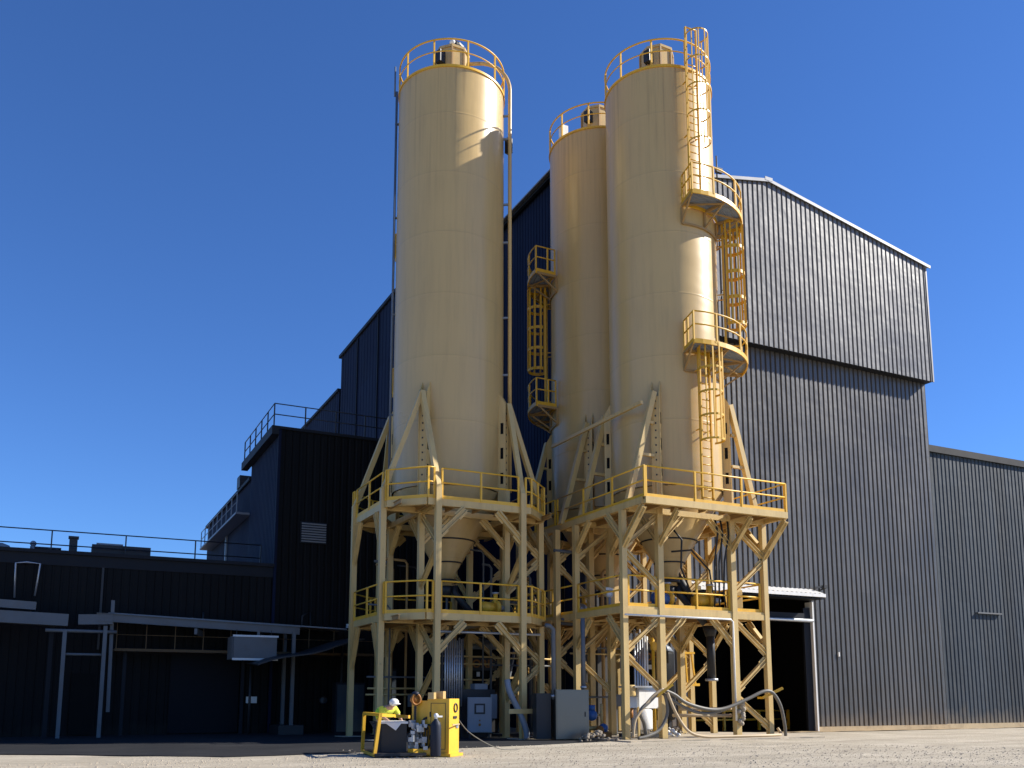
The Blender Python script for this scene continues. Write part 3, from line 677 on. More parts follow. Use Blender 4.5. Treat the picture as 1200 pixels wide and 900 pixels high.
def make_silo(c, label, seed):
    s = thing('storage_silo', (c[0], c[1], ZB), label, 'silo', 'cream painted storage silos')
    prof = [(RS, ZB)]; z = ZB
    while z + 2.4 < ZT: 
        z += 2.4; prof += [(RS, z - .06), (RS, z - .012), (RS + .004, z), (RS, z + .012), (RS, z + .06)]
    prof += [(RS, ZT)]
    m = MB(); m.lathe(c[0], c[1], prof, 128, True, False)
    m.build('shell', 'silo', s)
    m = MB(); m.lathe(c[0], c[1], [(RS + .02, ZT - .02), (RS + .045, ZT - .02), (RS + .045, ZT + .07), (RS - .02, ZT + .07)], 128, False, True); m.build('top_rim', 'yellow', s)
    m = MB(); m.lathe(c[0], c[1], [(RS, ZT + .06), (1.2, ZT + .3), (.05, ZT + .42)], 96, True, False); m.build('roof', 'silo', s)
    m = MB(); m.lathe(c[0], c[1], [(RS - .06, ZB - .0), (RS - .06, ZB + .02), (RS - .06, ZB - .05), (.34, 6.0), (.34, 5.85), (.26, 5.8), (.26, 5.5)], 96, True, True); cn = m.build('cone', 'silo', s)
    for zz in (7.15, 6.35):
        rr = .34 + (RS - .06 - .34) * (zz - 6.0) / (ZB - .05 - 6.0) + .02
        m = MB(); m.lathe(c[0], c[1], [(rr, zz - .03), (rr + .035, zz), (rr, zz + .03)], 64, True, False); m.build('band', 'dark', cn)
    m = MB(); m.lathe(c[0], c[1], [(.38, 5.62), (.38, 5.74)], 32); m.lathe(c[0], c[1], [(.2, 5.1), (.2, 5.6)], 24); m.build('outlet_valve', 'iron', s)
    m = MB(); m.tube([(c[0] + .25, c[1] - .1, 5.5), (c[0] + .3, c[1] - .15, 5.2), (c[0] + 1.1, c[1] - .6, 4.1)], .13, 10); m.build('outlet_chute', 'iron', s)
    # guard rail round the roof
    m = MB(); n = 72; zt = ZT + .09
    for hh, rr in ((1.07, .035), (.56, .024)):
        m.tube([(c[0] + (RS) * math.cos(2 * math.pi * k / n), c[1] + RS * math.sin(2 * math.pi * k / n), zt + hh) for k in range(n)], rr, 6, True)
    for k in range(10):
        a = 2 * math.pi * (k + .35) / 10; m.bar((c[0] + RS * math.cos(a), c[1] + RS * math.sin(a), zt - .1), (c[0] + RS * math.cos(a), c[1] + RS * math.sin(a), zt + 1.07), .06, .06)
    m.build('guard_rail', 'yellow', s)
    # bin vent filter: eight panelled drum
    m = MB(); rr = .66; H0, H1 = ZT + .3, ZT + 1.95
    poly = [(c[0] + rr * math.cos(R(22.5 + 45 * k)), c[1] + rr * math.sin(R(22.5 + 45 * k))) for k in range(8)]
    m.prism(poly, H0, H1); f = m.build('vent_filter', 'silo', s)
    m = MB(); m.prism([(c[0] + (x - c[0]) * 1.08, c[1] + (y - c[1]) * 1.08) for x, y in poly], H1, H1 + .1); m.prism([(c[0] + (x - c[0]) * .6, c[1] + (y - c[1]) * .6) for x, y in poly], H1 + .1, H1 + .18); m.build('lid', 'silo', f)
    m = MB()
    for x, y in poly: m.bar((c[0] + (x - c[0]) * 1.02, c[1] + (y - c[1]) * 1.02, H0), (c[0] + (x - c[0]) * 1.02, c[1] + (y - c[1]) * 1.02, H1), .07, .07)
    m.build('corner_rib', 'under', f)
    m = MB(); q = brg(c, 215, .75); m.box(q.x, q.y, ZT + 1.5, .28, .28, .5, .4); m.build('pressure_valve', 'iron', s)
    # bracket columns on the diagonals
    for sx, sy in ((-1, -1), (1, -1), (-1, 1), (1, 1)):
        d = Vector((sx, sy, 0)).normalized(); t_ = Vector((-d.y, d.x, 0)); rz = math.atan2(d.y, d.x)
        base = Vector((c[0], c[1], 0))
        m = MB()
        for k in (-1, 1):
            a = base + d * (RS + .12) + t_ * (.15 * k); m.box(a.x, a.y, (ZB - 1.1 + 12.25) / 2, .30, .03, 12.25 - ZB + 1.1, rz)
        a = base + d * (RS + .23); m.box(a.x, a.y, (ZB - 1.1 + 12.1) / 2, .025, .27, 12.1 - ZB + 1.1, rz)
        # sloping cap gusset
        for k in (-1, 1):
            o_ = t_ * (.15 * k)
            p0 = base + d * (RS - .02) + o_; p1 = base + d * (RS + .27) + o_
            th = t_ * .015
            m.add([p0 + Vector((0, 0, 12.25)) - th, p1 + Vector((0, 0, 12.25)) - th, p0 + Vector((0, 0, 12.75)) - th, p0 + Vector((0, 0, 12.25)) + th, p1 + Vector((0, 0, 12.25)) + th, p0 + Vector((0, 0, 12.75)) + th],
                  [(0, 1, 2), (5, 4, 3), (0, 3, 4, 1), (1, 4, 5, 2), (2, 5, 3, 0)])
        br_ = m.build('bracket', 'steel', s)
        m = MB()
        for zz in (9.4, 10.35, 11.3):
            for k in (-1, 1):
                a = base + d * (RS + .13) + t_ * (.168 * k); m = MB(); m.box(a.x, a.y, zz, .11, .008, .42, rz); m.build('slot', 'inside', br_)
        m = MB()
        for k in range(14):
            a = base + d * (RS + .246); m.box(a.x, a.y, 8.4 + k * .27, .016, .05, .06, rz)
        m.build('bolt_row', 'iron', br_)
    return s

s1 = make_silo(S1, 'cream silo alone at the left, black lamp on its roof, bent pipe down its side', 1)
s2 = make_silo(S2, 'front right cream silo with sunlit caged ladder and two curved yellow ladder platforms', 2)
s3 = make_silo(S3, 'shaded cream silo standing behind and between the other two', 3)

# left silo extras
m = MB(); m.lathe(S1[0] - .05, S1[1], [(.12, ZT + 2.1), (.12, ZT + 2.25)], 12); m.ball((S1[0] + .05, S1[1] - .1, ZT + 2.42), .24, 14, .85); m.box(S1[0] + .28, S1[1] - .2, ZT + 2.45, .3, .12, .1, .5)
m.build('roof_lamp', 'iron', s1)
m = MB(); m.ball((S1[0] - .08, S1[1] - .22, ZT + 2.44), .13, 12); m.build('lamp_glass', 'white', s1)
P = lambda b, r, z: tuple(brg(S1, b, r, z))
m = MB(); m.tube([P(96, 2.36, 9.0), P(96, 2.36, 25.5)] + [tuple(brg(S1, 96, 2.36 - 1.3 * (1 - math.cos(R(a))), 25.5 + 1.3 * math.sin(R(a)))) for a in range(10, 91, 10)] + [P(96, .6, 26.8)], .075, 10); m.build('fill_pipe', 'silo', s1)
for z in (10.2, 13.6, 15.9, 19.0, 20.6, 23.4, 24.4): m = MB(); m.box(*brg(S1, 96, 2.24, z), .36, .07, .07, R(63.7 - 96)); m.build('pipe_clamp', 'greypaint', s1)
m = MB(); m.box(*brg(S1, 92, 2.3, 23.2), .22, .22, .62, .3); m.build('junction_box', 'iron', s1)
m = MB(); m.tube([P(262, 2.2, 8.5), P(262, 2.2, 25.4)], .05, 8); m.tube([P(262, 2.28, 25.2), P(262, 2.28, 26.5)], .035, 6)
for z in (12, 16, 20, 24): m.box(*brg(S1, 262, 2.15, z), .2, .09, .06, R(63.7 - 262))
m.build('conduit', paint('slate conduit', (.10, .13, .18), .5), s1)
for z in (13.6, 19.45): curved_platform(s1, S1, 309, 345, z)
ladder(s1, S1, 345, 13.6, 19.5, 15.0)
# front right silo
ladder(s2, S2, 156, 19.6, 25.4, 21.8, 1.35, th=.55)
ladder(s2, S2, 104, 13.9, 19.5, 15.4, th=1.25)
ladder(s2, S2, 153, 8.2, 13.9, 10.4, th=.7)
curved_platform(s2, S2, 168, 84, 19.6); curved_platform(s2, S2, 170, 84, 13.9)
m = MB(); q = brg(S2, 95, 2.25, 21.6); m.tube([q, q + Vector((0, 0, 1.1))], .03); m.box(q.x + .1, q.y, 22.1, .3, .12, .2); m.build('level_switch', 'iron', s2)
m = MB(); m.tube([tuple(brg(S2, 112, 2.12, z)) for z in (14.8, 15.6, 16.3)] + [tuple(brg(S2, 104, 2.3, 16.9))], .02, 6); m.tube([tuple(brg(S2, 100, 2.9, 15.2)), tuple(brg(S2, 95, 3.2, 15.7)), tuple(brg(S2, 92, 3.1, 16.3)), tuple(brg(S2, 90, 3.25, 16.6))], .02, 6); m.build('loose_cable', 'hose', s2)
m = MB()
for dx, zt_ in ((.35, 7.9), (.6, 7.8), (.9, 8.0)):
    x0 = S2[0] + .55; y0 = S2[1] - 1.3
    m.tube([(x0 + dx, y0 - .3, zt_), (x0 + dx * .9 + .1, y0 - .35, 7.3), (x0 + dx * .8, y0 - .3, 6.3), (x0 + dx * .7 + .1, y0 - .2, 5.2), (x0 + dx, y0 - .1, 4.5)], .035, 6)
m.tube([(S2[0] - .9, S2[1] - 1.2, 7.6), (S2[0] - .5, S2[1] - 1.45, 7.0), (S2[0] - .45, S2[1] - 1.3, 6.0), (S2[0] + .1, S2[1] - 1.2, 5.0)], .035, 6)
m.tube([(S2[0] - .7, S2[1] - 1.1, 6.6), (S2[0] + .1, S2[1] - 1.2, 6.7), (S2[0] + .9, S2[1] - 1.2, 6.0), (S2[0] + 1.2, S2[1] - 1.0, 5.0)], .035, 6)
m.build('cone_hose', 'dark', s2)
m = MB(); m.tube([(S2[0] + .1, S2[1], 6.2), (S2[0] + .9, S2[1] - .4, 4.7)], .16, 12); m.build('outlet_boot', 'dark', s2)
# rear silo
curved_platform(s3, S3, 244, 318, 19.2); curved_platform(s3, S3, 244, 318, 13.4)
ladder(s3, S3, 279, 13.4, 19.1, 15.4, th=1.2)
m = MB(); q = brg(S3, 235, 1.9); m.box(q.x, q.y, ZT + .45, .3, .3, .5); m.build('roof_box', 'white', s3)

# ------------------------------------------------------------------ support towers
def ring_deck(m, c, x0, x1, y0, y1, ri, z0, z1, poly=None):
    poly = poly or [(x0, y0), (x1, y0), (x1, y1), (x0, y1)]
    angs = sorted(set([i * math.pi / 32 for i in range(64)] + [math.atan2(y - c[1], x - c[0]) % (2 * math.pi) for x, y in poly]))
    def hit(a):
        dx, dy = math.cos(a), math.sin(a); best = 1e9
        for i in range(len(poly)):
            ax, ay = poly[i][0] - c[0], poly[i][1] - c[1]; bx, by = poly[(i + 1) % len(poly)][0] - c[0], poly[(i + 1) % len(poly)][1] - c[1]
            ex, ey = bx - ax, by - ay; den = dx * ey - dy * ex
            if abs(den) < 1e-9: continue
            t = (ax * ey - ay * ex) / den; u = (ax * dy - ay * dx) / den
            if t > 0 and -1e-6 <= u <= 1 + 1e-6: best = min(best, t)
        return best
    n = len(angs); vs = []
    for z in (z0, z1):
        for a in angs: vs.append((c[0] + ri * math.cos(a), c[1] + ri * math.sin(a), z))
        for a in angs: h = hit(a); vs.append((c[0] + h * math.cos(a), c[1] + h * math.sin(a), z))
    fs = []
    for i in range(n):
        j = (i + 1) % n
        fs += [(i, j, n + j, n + i), (2 * n + i, 3 * n + i, 3 * n + j, 2 * n + j), (n + i, n + j, 3 * n + j, 3 * n + i), (i, 2 * n + i, 2 * n + j, j)]
    m.add(vs, fs)

CW = .20
def column(t, x, y, z0, z1, top=None, w_=CW):
    m = MB(); 
    if top:
        zt, tx, ty = top
        d = Vector((tx - x, ty - y, 0)).normalized()
        m.bar((x, y, z0), (x, y, z1), w_, w_, (1, 0, 0)); m.bar((x, y, z1 - .06), (tx, ty, zt), w_ * .86, w_ * .86, (-d.y, d.x, 0))
    else: m.bar((x, y, z0), (x, y, z1), w_, w_, (1, 0, 0))
    m.box(x, y, z0 + .015, w_ * 1.7, w_ * 1.7, .03)
    return m.build('column', 'steel', t)
def brace(t, p, q, w_=.17):
    d = Vector(q) - Vector(p); side = Vector((-d.y, d.x, 0))
    m = MB(); m.bar(p, q, w_, w_ * .95, side, 'i'); dn = d.normalized(); P0, Q0 = Vector(p), Vector(q)
    if d.length > 1: m.bar(P0 + dn * .02, P0 + dn * .42, .022, .30, side); m.bar(Q0 - dn * .42, Q0 - dn * .02, .022, .30, side)
    return m.build('brace', 'steel', t)
def knee(t, a, b, zt, run=1.0, drop=1.0):
    """two knee braces under the beam between plan points a and b"""
    a, b = Vector((*a, 0)), Vector((*b, 0)); L_ = (b - a).length; d = (b - a) / L_; r_ = min(run, L_ * .4)
    brace(t, (a.x, a.y, zt - drop), (a.x + d.x * r_, a.y + d.y * r_, zt)); brace(t, (b.x, b.y, zt - drop), (b.x - d.x * r_, b.y - d.y * r_, zt))
def kbrace(t, o, i, z0, z1):
    """K bracing, node on the outer column"""
    zm = z1 - 1.25; brace(t, (i[0], i[1], z1 - .05), (o[0], o[1], zm), .15); brace(t, (i[0], i[1], zm - 1.35), (o[0], o[1], zm - .12), .15)
    if z0 < 1 and abs(o[0] - 23.39) < .1: brace(t, (i[0], i[1], zm - 1.55), (o[0], o[1], zm - 2.65), .15)
def beam(t, a, b, zb, h=.28, name='edge_beam', w_=.16, mat='steel'):
    if name == 'edge_beam': zb += .05; h -= .05
    m = MB(); m.bar((*a, zb + h / 2), (*b, zb + h / 2), w_, h); return m.build(name, mat, t)
def joists(t, xs, y0, y1, z, c, ri=2.3):
    for x in xs:
        if abs(x - c[0]) < ri - .1:
            hh = math.sqrt(ri * ri - (x - c[0]) ** 2); spans = [(y0, c[1] - hh), (c[1] + hh, y1)]
        else: spans = [(y0, y1)]
        for a, b in spans:
            if b - a > .3: m = MB(); m.bar((x, a, z), (x, b, z), .09, .16, (1, 0, 0), 'i'); m.build('joist', 'under', t)
def handrail(t, pts, z, **k):
    m = MB(); rail_run(m, pts, z, 1.07, k.pop('step', 1.5), .03, .12, **k); return m.build('handrail', 'yellow', t)

# left tower
t1 = thing('silo_support_tower', (S1[0], S1[1], 0), 'eight-sided cream steel support tower under the lone left silo', 'steel tower', 'silo support towers')
cx, cy = S1; B = 3.1
outer = [(-B, -1.75), (-B, 1.6), (-1.6, -B), (1.6, -B), (B, -1.6), (B, 1.6), (-1.6, B), (1.6, B)]
L1, U1 = 3.92, 7.80
for dx, dy in outer:
    sx, sy = (1 if dx > 0 else -1), (1 if dy > 0 else -1)
    column(t1, cx + dx, cy + dy, .0, 8.55, (12.25, cx + sx * 1.72, cy + sy * 1.72))
for sx in (-1, 1):
    for sy in (-1, 1):
        column(t1, cx + sx * 1.66, cy + sy * 1.66, 0, 9.0, w_=.2)
for dx, dy in outer:
    sx, sy = (1 if dx > 0 else -1), (1 if dy > 0 else -1)
    if dx < -2: continue
    for z0, z1 in ((0, L1), (L1 + .28, U1)): kbrace(t1, (cx + dx, cy + dy), (cx + sx * 1.66, cy + sy * 1.66), z0, z1)
for zt in (L1, U1):
    knee(t1, (cx - 1.6, cy - B), (cx + 1.6, cy - B), zt); knee(t1, (cx - 1.6, cy + B), (cx + 1.6, cy + B), zt)
    knee(t1, (cx - B, cy - 1.75), (cx - B, cy + 1.6), zt, .75, 1.5); knee(t1, (cx + B, cy - 1.6), (cx + B, cy + 1.6), zt)
    knee(t1, (cx - 1.66, cy - 1.66), (cx + 1.66, cy - 1.66), zt); knee(t1, (cx - 1.66, cy - 1.66), (cx - 1.66, cy + 1.66), zt)
    oc = [(cx - 1.95, cy - B + .1), (cx + 1.95, cy - B + .1), (cx + B - .1, cy - 1.95), (cx + B - .1, cy + 1.95), (cx + 1.95, cy + B - .1), (cx - 1.95, cy + B - .1), (cx - B + .1, cy + 1.95), (cx - B + .1, cy - 1.95)]
    for i in range(8): beam(t1, oc[i], oc[(i + 1) % 8], zt)
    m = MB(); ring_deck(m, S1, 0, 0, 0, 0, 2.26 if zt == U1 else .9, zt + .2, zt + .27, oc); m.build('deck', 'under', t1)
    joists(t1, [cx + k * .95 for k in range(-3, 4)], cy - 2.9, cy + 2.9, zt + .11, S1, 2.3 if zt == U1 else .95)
    for sx in (-1, 1): 
        beam(t1, (cx + sx * 1.66, cy - 2.95), (cx + sx * 1.66, cy + 2.95), zt, .2, 'beam'); beam(t1, (cx - 2.95, cy + sx * 1.66), (cx + 2.95, cy + sx * 1.66), zt - .002, .2, 'beam')
    E = B - .03; zr = zt + .28
    handrail(t1, [(cx - E, cy + 1.45), (cx - E, cy - 1.6)], zr)
    handrail(t1, [(cx - E, cy - 1.93), (cx - E + .04, cy - 2.02), (cx - 1.95, cy - E), (cx - 1.74, cy - E)], zr, step=1.3)
    handrail(t1, [(cx - 1.45, cy - E), (cx + 1.45, cy - E)], zr)
    handrail(t1, [(cx + 1.74, cy - E), (cx + 1.97, cy - E), (cx + E, cy - 1.97), (cx + E, cy - 1.8)], zr, step=.8)
    handrail(t1, [(cx + E, cy - 1.45), (cx + E, cy + 1.45)], zr)
    handrail(t1, [(cx - E, cy + 1.75), (cx - E, cy + 1.95), (cx - 1.95, cy + E), (cx - 1.75, cy + E)], zr, step=1.3)
    handrail(t1, [(cx - 1.45, cy + E), (cx + 1.45, cy + E)], zr)
for dx, dy in outer[:6]:
    m = MB(); m.box(cx + dx, cy + dy, -.03, .8, .8, .12, .1); m.build('footing', 'concrete', t1)

# right tower carries two silos
t2 = thing('silo_support_tower', (S2[0], S2[1], 0), 'long square-cornered cream steel tower carrying the two right-hand silos', 'steel tower', 'silo support towers')
L2, U2 = 4.22, 7.80
for c in (S2, S3):
    cx, cy = c
    for sx in (-1, 1):
        for dy in (-1.6, 1.6):
            column(t2, cx + sx * B, cy + dy, 0, 7.8)
            # inclined strut above the deck
            m = MB(); d = Vector((-sx, 0 if True else 0, 0)); sy = 1 if dy > 0 else -1
            m.bar((cx + sx * (B - .22), cy + dy, U2 + .25), (cx + sx * 1.72, cy + sy * 1.66, 12.25), .19, .19, (0, 1, 0)); 
            m.build('strut', 'steel', t2)
            for zz in (9.9, 11.1):
                m = MB(); f = (zz - 8.05) / (12.25 - 8.05); xx = cx + sx * ((B - .22) * (1 - f) + 1.72 * f)
                m.bar((xx, cy + dy, zz), (cx + sx * 1.75, cy + sy * 1.62, zz), .12, .1); m.build('strut_tie', 'steel', t2)
            column(t2, cx + sx * 1.6, cy + dy, 0, 9.0, w_=.22)
            for z0, z1 in ((0, L2), (L2 + .28, U2)): kbrace(t2, (cx + sx * B, cy + dy), (cx + sx * 1.6, cy + dy), z0, z1)
    for zt in (L2, U2):
        for dy in (-1.6, 1.6): knee(t2, (cx - 1.6, cy + dy), (cx + 1.6, cy + dy), zt)
        for sx in (-B, -1.6, 1.6, B): knee(t2, (cx + sx, cy - 1.6), (cx + sx, cy + 1.6), zt)
# cantilevered front of the upper deck
cx, cy = S2
for x in (cx - B, cx + B): brace(t2, (x, cy - 1.6, 6.55), (x + (.1 if x < cx else .1), 25.06, 7.78), .2)
brace(t2, (cx - 1.6, cy - 1.6, 6.7), (cx - 1.6, 25.06, 7.78), .15); brace(t2, (cx + 1.6, cy - 1.6, 6.7), (cx + 1.6, 25.06, 7.78), .15)
UXa, UXb = 17.32, 23.52
YA = 34.55
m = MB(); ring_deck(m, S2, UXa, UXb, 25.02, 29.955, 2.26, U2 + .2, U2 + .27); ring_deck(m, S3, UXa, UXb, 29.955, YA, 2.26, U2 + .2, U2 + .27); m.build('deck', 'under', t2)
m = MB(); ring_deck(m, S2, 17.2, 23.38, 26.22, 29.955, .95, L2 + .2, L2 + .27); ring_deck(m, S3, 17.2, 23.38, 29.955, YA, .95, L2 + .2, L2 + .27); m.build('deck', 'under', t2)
for zt, xa, xb, ya, ri in ((U2, UXa, UXb, 25.02, 2.3), (L2, 17.2, 23.38, 26.22, 1.0)):
    beam(t2, (xa, ya), (xb, ya), zt); beam(t2, (xa, ya + .08), (xa, YA), zt); beam(t2, (xb, ya + .08), (xb, YA), zt); beam(t2, (xa, YA), (xb, YA), zt)
    xsj = [xa + .75 + k * .93 for k in range(6)]
    joists(t2, xsj, ya + .1, 29.9, zt + .11, S2, ri); joists(t2, xsj, 30.0, YA - .1, zt + .11, S3, ri)
    for yy in (S2[1] - 1.6, S2[1] + 1.6, S3[1] - 1.6, S3[1] + 1.6): beam(t2, (xa + .1, yy), (xb - .1, yy), zt - .003, .2, 'beam')
    zr = zt + .28
    if zt == U2:
        handrail(t2, [(xa, YA), (xa, 31.2)], zr, step=1.6); handrail(t2, [(xa, 31.0), (xa, ya)], zr, step=1.9); handrail(t2, [(xa + .06, ya), (xb, ya)], zr, step=2.1); handrail(t2, [(xb, ya + .06), (xb, YA)], zr, step=2.2)
    else:
        e = xa + .0
        handrail(t2, [(xa, YA), (xa, S2[1] + 1.75)], zr, step=1.7); handrail(t2, [(xa, S2[1] + 1.45), (xa, ya + .15)], zr, step=3.2)
        handrail(t2, [(xa + .2, ya), (cx - 1.75, ya)], zr); handrail(t2, [(cx - 1.45, ya), (cx + 1.45, ya)], zr, step=1.5); handrail(t2, [(cx + 1.75, ya), (xb - .2, ya)], zr); handrail(t2, [(xb, ya + .15), (xb, YA)], zr, step=2)
for dx, dy in ((-B, -1.6), (-1.6, -1.6), (1.6, -1.6), (B, -1.6)):
    pass
# pipe clipped along the lower deck edge and front-left sway tube above the upper deck
m = MB(); m.tube([(17.1, 26.0, 4.18), (21.6, 26.0, 4.18), (21.72, 26.03, 4.1), (21.72, 26.03, .6)], .035, 8); m.build('conduit', 'white', t2)
m = MB(); m.bar((17.9, 25.9, 11.7), (17.6, 31.9, 11.55), .1, .12); m.build('tie_bar', 'steel', t2)

# ------------------------------------------------------------------ equipment on the lower decks
def pump(x, y, z, rz, mat, label, s=1.0):
    t = thing('blower_pump', (x, y, z), label, 'pump', 'blower pumps on the lower decks')
    c_, n_ = math.cos(rz), math.sin(rz)
    T = lambda a, b, h: (x + (a * c_ - b * n_) * s, y + (a * n_ + b * c_) * s, z + h * s)
    m = MB(); m.box(x, y, z + .05 * s, 1.1 * s, .55 * s, .1 * s, rz); m.build('base_plate', 'iron', t)
    m = MB(); m.tube([T(-.45, 0, .36), T(.05, 0, .36)], .2 * s, 14); m.build('motor', mat, t)
    for k in range(4): pass
    m = MB(); m.tube([T(.1, 0, .38), T(.2, 0, .38)], .27 * s, 16); m.tube([T(.15, 0, .38), T(.15, 0, .9)], .08 * s, 10); m.build('pump_casing', 'yellow', t)
    m = MB(); m.tube([T(.15, 0, .86), T(.15, 0, .92)], .13 * s, 12); m.build('flange', 'grey', t); m = MB(); m.tube([T(.2, 0, .38), T(.5, 0, .38)], .09 * s, 10); m.build('shaft', 'grey', t)
pump(S1[0] + .9, S1[1] - 2.1, L1 + .27, .3, 'yellow', 'yellow pump on the left tower lower deck, nearest its middle handrail')
pump(S1[0] + 2.0, S1[1] - 1.0, L1 + .27, 1.2, 'iron', 'dark-motored pump on the left tower lower deck, right of the yellow one')
pump(S2[0] - .95, S2[1] - .95, L2 + .27, .2, 'blue', 'blue-motored pump on the right tower lower deck under the front silo cone', 1.1)
pump(S2[0] + .8, S2[1] - 1.05, L2 + .27, -.3, 'yellow', 'yellow pump on the right tower lower deck behind the black hoses', 1.1)
pump(S3[0] - 1.6, S3[1] - 1.0, L2 + .27, .8, 'grey', 'grey pump on the right tower lower deck under the shaded silo')
def valve_stand(x, y, z, label):
    t = thing('valve_stand', (x, y, z), label, 'valve', 'pale valve stands behind the left handrail')
    m = MB(); m.tube([(x, y, z), (x, y, z + .75)], .05); m.build('stem', 'greypaint', t)
    m = MB(); m.box(x, y, z + .82, .36, .1, .1, .5); m.ball((x, y, z + .62), .12, 10); m.build('valve_body', 'white', t)
valve_stand(17.9, 28.2, L2 + .27, 'pale valve stand behind the right tower lower-deck left handrail, nearer one')
valve_stand(17.8, 30.4, L2 + .27, 'pale valve stand behind the right tower lower-deck left handrail, farther one')
t = thing('control_box', (22.65, 27.0, L2 + .27), 'cream upright box on the lower deck at the right tower corner', 'box')
m = MB(); m.box(22.65, 27.0, L2 + .72, .45, .35, .9); m.build('casing', 'steel', t); m = MB(); m.box(22.65, 26.815, L2 + .75, .36, .02, .7); m.build('door', 'silo', t)

# ------------------------------------------------------------------ ground-level equipment
def text_mesh(body, size, loc, rz, mat, parent, depth=.012):
    cu = bpy.data.curves.new('lettering', 'FONT'); cu.body = body; cu.size = size; cu.extrude = depth; cu.align_x = 'CENTER'; cu.align_y = 'CENTER'
    cu.offset = .012
    o = bpy.data.objects.new('tmp', cu); col.objects.link(o)
    dg = bpy.context.evaluated_depsgraph_get(); me = bpy.data.meshes.new_from_object(o.evaluated_get(dg))
    bpy.data.objects.remove(o)
    me.transform(Matrix.Translation(Vector(loc) - parent_loc(parent)) @ Matrix.Rotation(rz, 4, 'Z') @ Matrix.Rotation(R(90), 4, 'X'))
    me.materials.clear(); me.materials.append(M[mat]); ob = bpy.data.objects.new('lettering', me); col.objects.link(ob); ob.parent = parent; return ob

def mixer(x, y, label, sz=2.72):
    t = thing('mixer_tank', (x, y, 0), label, 'tank', 'dark lettered tanks between the tower legs')
    m = MB(); m.lathe(x, y, [(.95, .5), (1.0, .55), (1.0, 3.2), (.97, 3.3)], 40); m.build('body', 'clad_black', t)
    m = MB(); m.lathe(x, y, [(1.0, 3.31), (.85, 3.52), (.5, 3.7), (.1, 3.78)], 40); m.build('domed_lid', 'greypaint', t)
    m = MB(); m.tube([(x - .3, y - .3, 3.4), (x - .3, y - .3, 3.8), (x + .1, y - .3, 3.9)], .05); m.box(x + .2, y, 3.7, .3, .3, .3); m.build('inlet_pipe', 'iron', t)
    for k in range(4):
        a = R(45 + 90 * k); m = MB(); m.box(x + .75 * math.cos(a), y + .75 * math.sin(a), .3, .14, .14, .6); m.build('leg', 'iron', t)
    a = math.atan2(-y, -x); px, py = x + 1.03 * math.cos(a), y + 1.03 * math.sin(a)
    m = MB(); m.box(px, py, sz, .03, 1.5, .5, a); m.build('sign_plate', 'iron', t)
    text_mesh('MORE', .42, (px + .03 * math.cos(a), py + .03 * math.sin(a), sz), a + R(90), 'orange', t)
    m = MB(); m.box(px + .02 * math.cos(a), py + .02 * math.sin(a), sz - .4, .02, .13, .18, a); m.build('data_plate', 'white', t)
mixer(15.4, 34.25, 'dark tank with orange MORE lettering behind the left tower legs')
mixer(22.45, 32.3, 'dark tank with orange MORE lettering seen through the sunlit right tower legs', 3.05)

# vertical conduit bank
t = thing('conduit_bank', (12.5, 30.0, 1.2), 'bank of pale vertical conduits on a rack behind the gas cylinder', 'pipework')
for k in range(8):
    m = MB(); x = 12.22 + k * .088; m.tube([(x, 30.0, 1.1), (x, 30.0, 3.5 - .05 * (k % 3))], .033, 8); m.build('conduit', 'grey', t)
m = MB()
for z in (1.5, 2.3, 3.1): m.box(12.53, 30.06, z, .8, .05, .05)
m.box(12.15, 30.1, 1.75, .07, .07, 3.5); m.box(12.92, 30.1, 1.75, .07, .07, 3.5); m.build('rack', 'iron', t)

def cabinet(name, x, y, z0, w_, d_, h_, rz, mat, label, legs=True, screen=False):
    t = thing(name, (x, y, 0), label, 'cabinet')
    c_, n_ = math.cos(rz), math.sin(rz)
    m = MB(); m.box(x, y, z0 + h_ / 2, w_, d_, h_, rz); m.build('casing', mat, t)
    fx, fy = x + n_ * (d_ / 2 + .012), y - c_ * (d_ / 2 + .012)
    m = MB(); m.box(fx, fy, z0 + h_ / 2, w_ * .94, .02, h_ * .95, rz); dr = m.build('door', mat, t)
    fx, fy = x + n_ * (d_ / 2 + .032), y - c_ * (d_ / 2 + .032)
    if screen:
        m = MB(); m.box(fx, fy, z0 + h_ * .67, w_ * .44, .018, h_ * .3, rz); m.build('screen', 'iron', dr)
        m = MB(); m.box(fx - .01 * n_, fy, z0 + h_ * .67, w_ * .3, .03, h_ * .2, rz); m.build('display', 'greypaint', dr)
        m = MB(); m.tube([(fx, fy, z0 + h_ * .22), (fx + n_ * .03, fy - c_ * .03, z0 + h_ * .22)], .045, 12); m.tube([(fx, fy, z0 + h_ * .34), (fx + n_ * .03, fy - c_ * .03, z0 + h_ * .34)], .025, 12); m.build('knob', 'orange', dr)
    else:
        m = MB(); m.box(fx + c_ * w_ * .38, fy + n_ * w_ * .38, z0 + h_ * .5, .03, .03, .16, rz); m.build('handle', 'iron', dr)
    if legs:
        for k in (-1, 1):
            m = MB(); m.box(x + c_ * w_ * .4 * k, y + n_ * w_ * .4 * k, z0 / 2, .06, .06, z0, rz); m.build('leg', 'iron', t)
    return t
cabinet('control_cabinet', 13.32, 29.5, .22, .84, .35, 1.2, R(-22), 'greypaint', 'pale blue-grey control cabinet with a square screen between the left tower legs', True, True)
t = thing('power_unit', (13.4, 30.6, 0), 'black equipment housing behind the pale grey control cabinet', 'machine')
m = MB(); m.box(13.45, 30.7, .95, 1.5, 1.2, 1.5); m.build('housing', 'iron', t)
m = MB(); m.box(13.7, 30.4, 1.8, .5, .4, .2); m.box(14.12, 30.05, 1.1, .25, .05, .85); m.build('panel', 'greypaint', t); m = MB(); m.box(13.45, 30.7, .1, 1.3, 1.0, .2); m.build('base', 'iron', t)
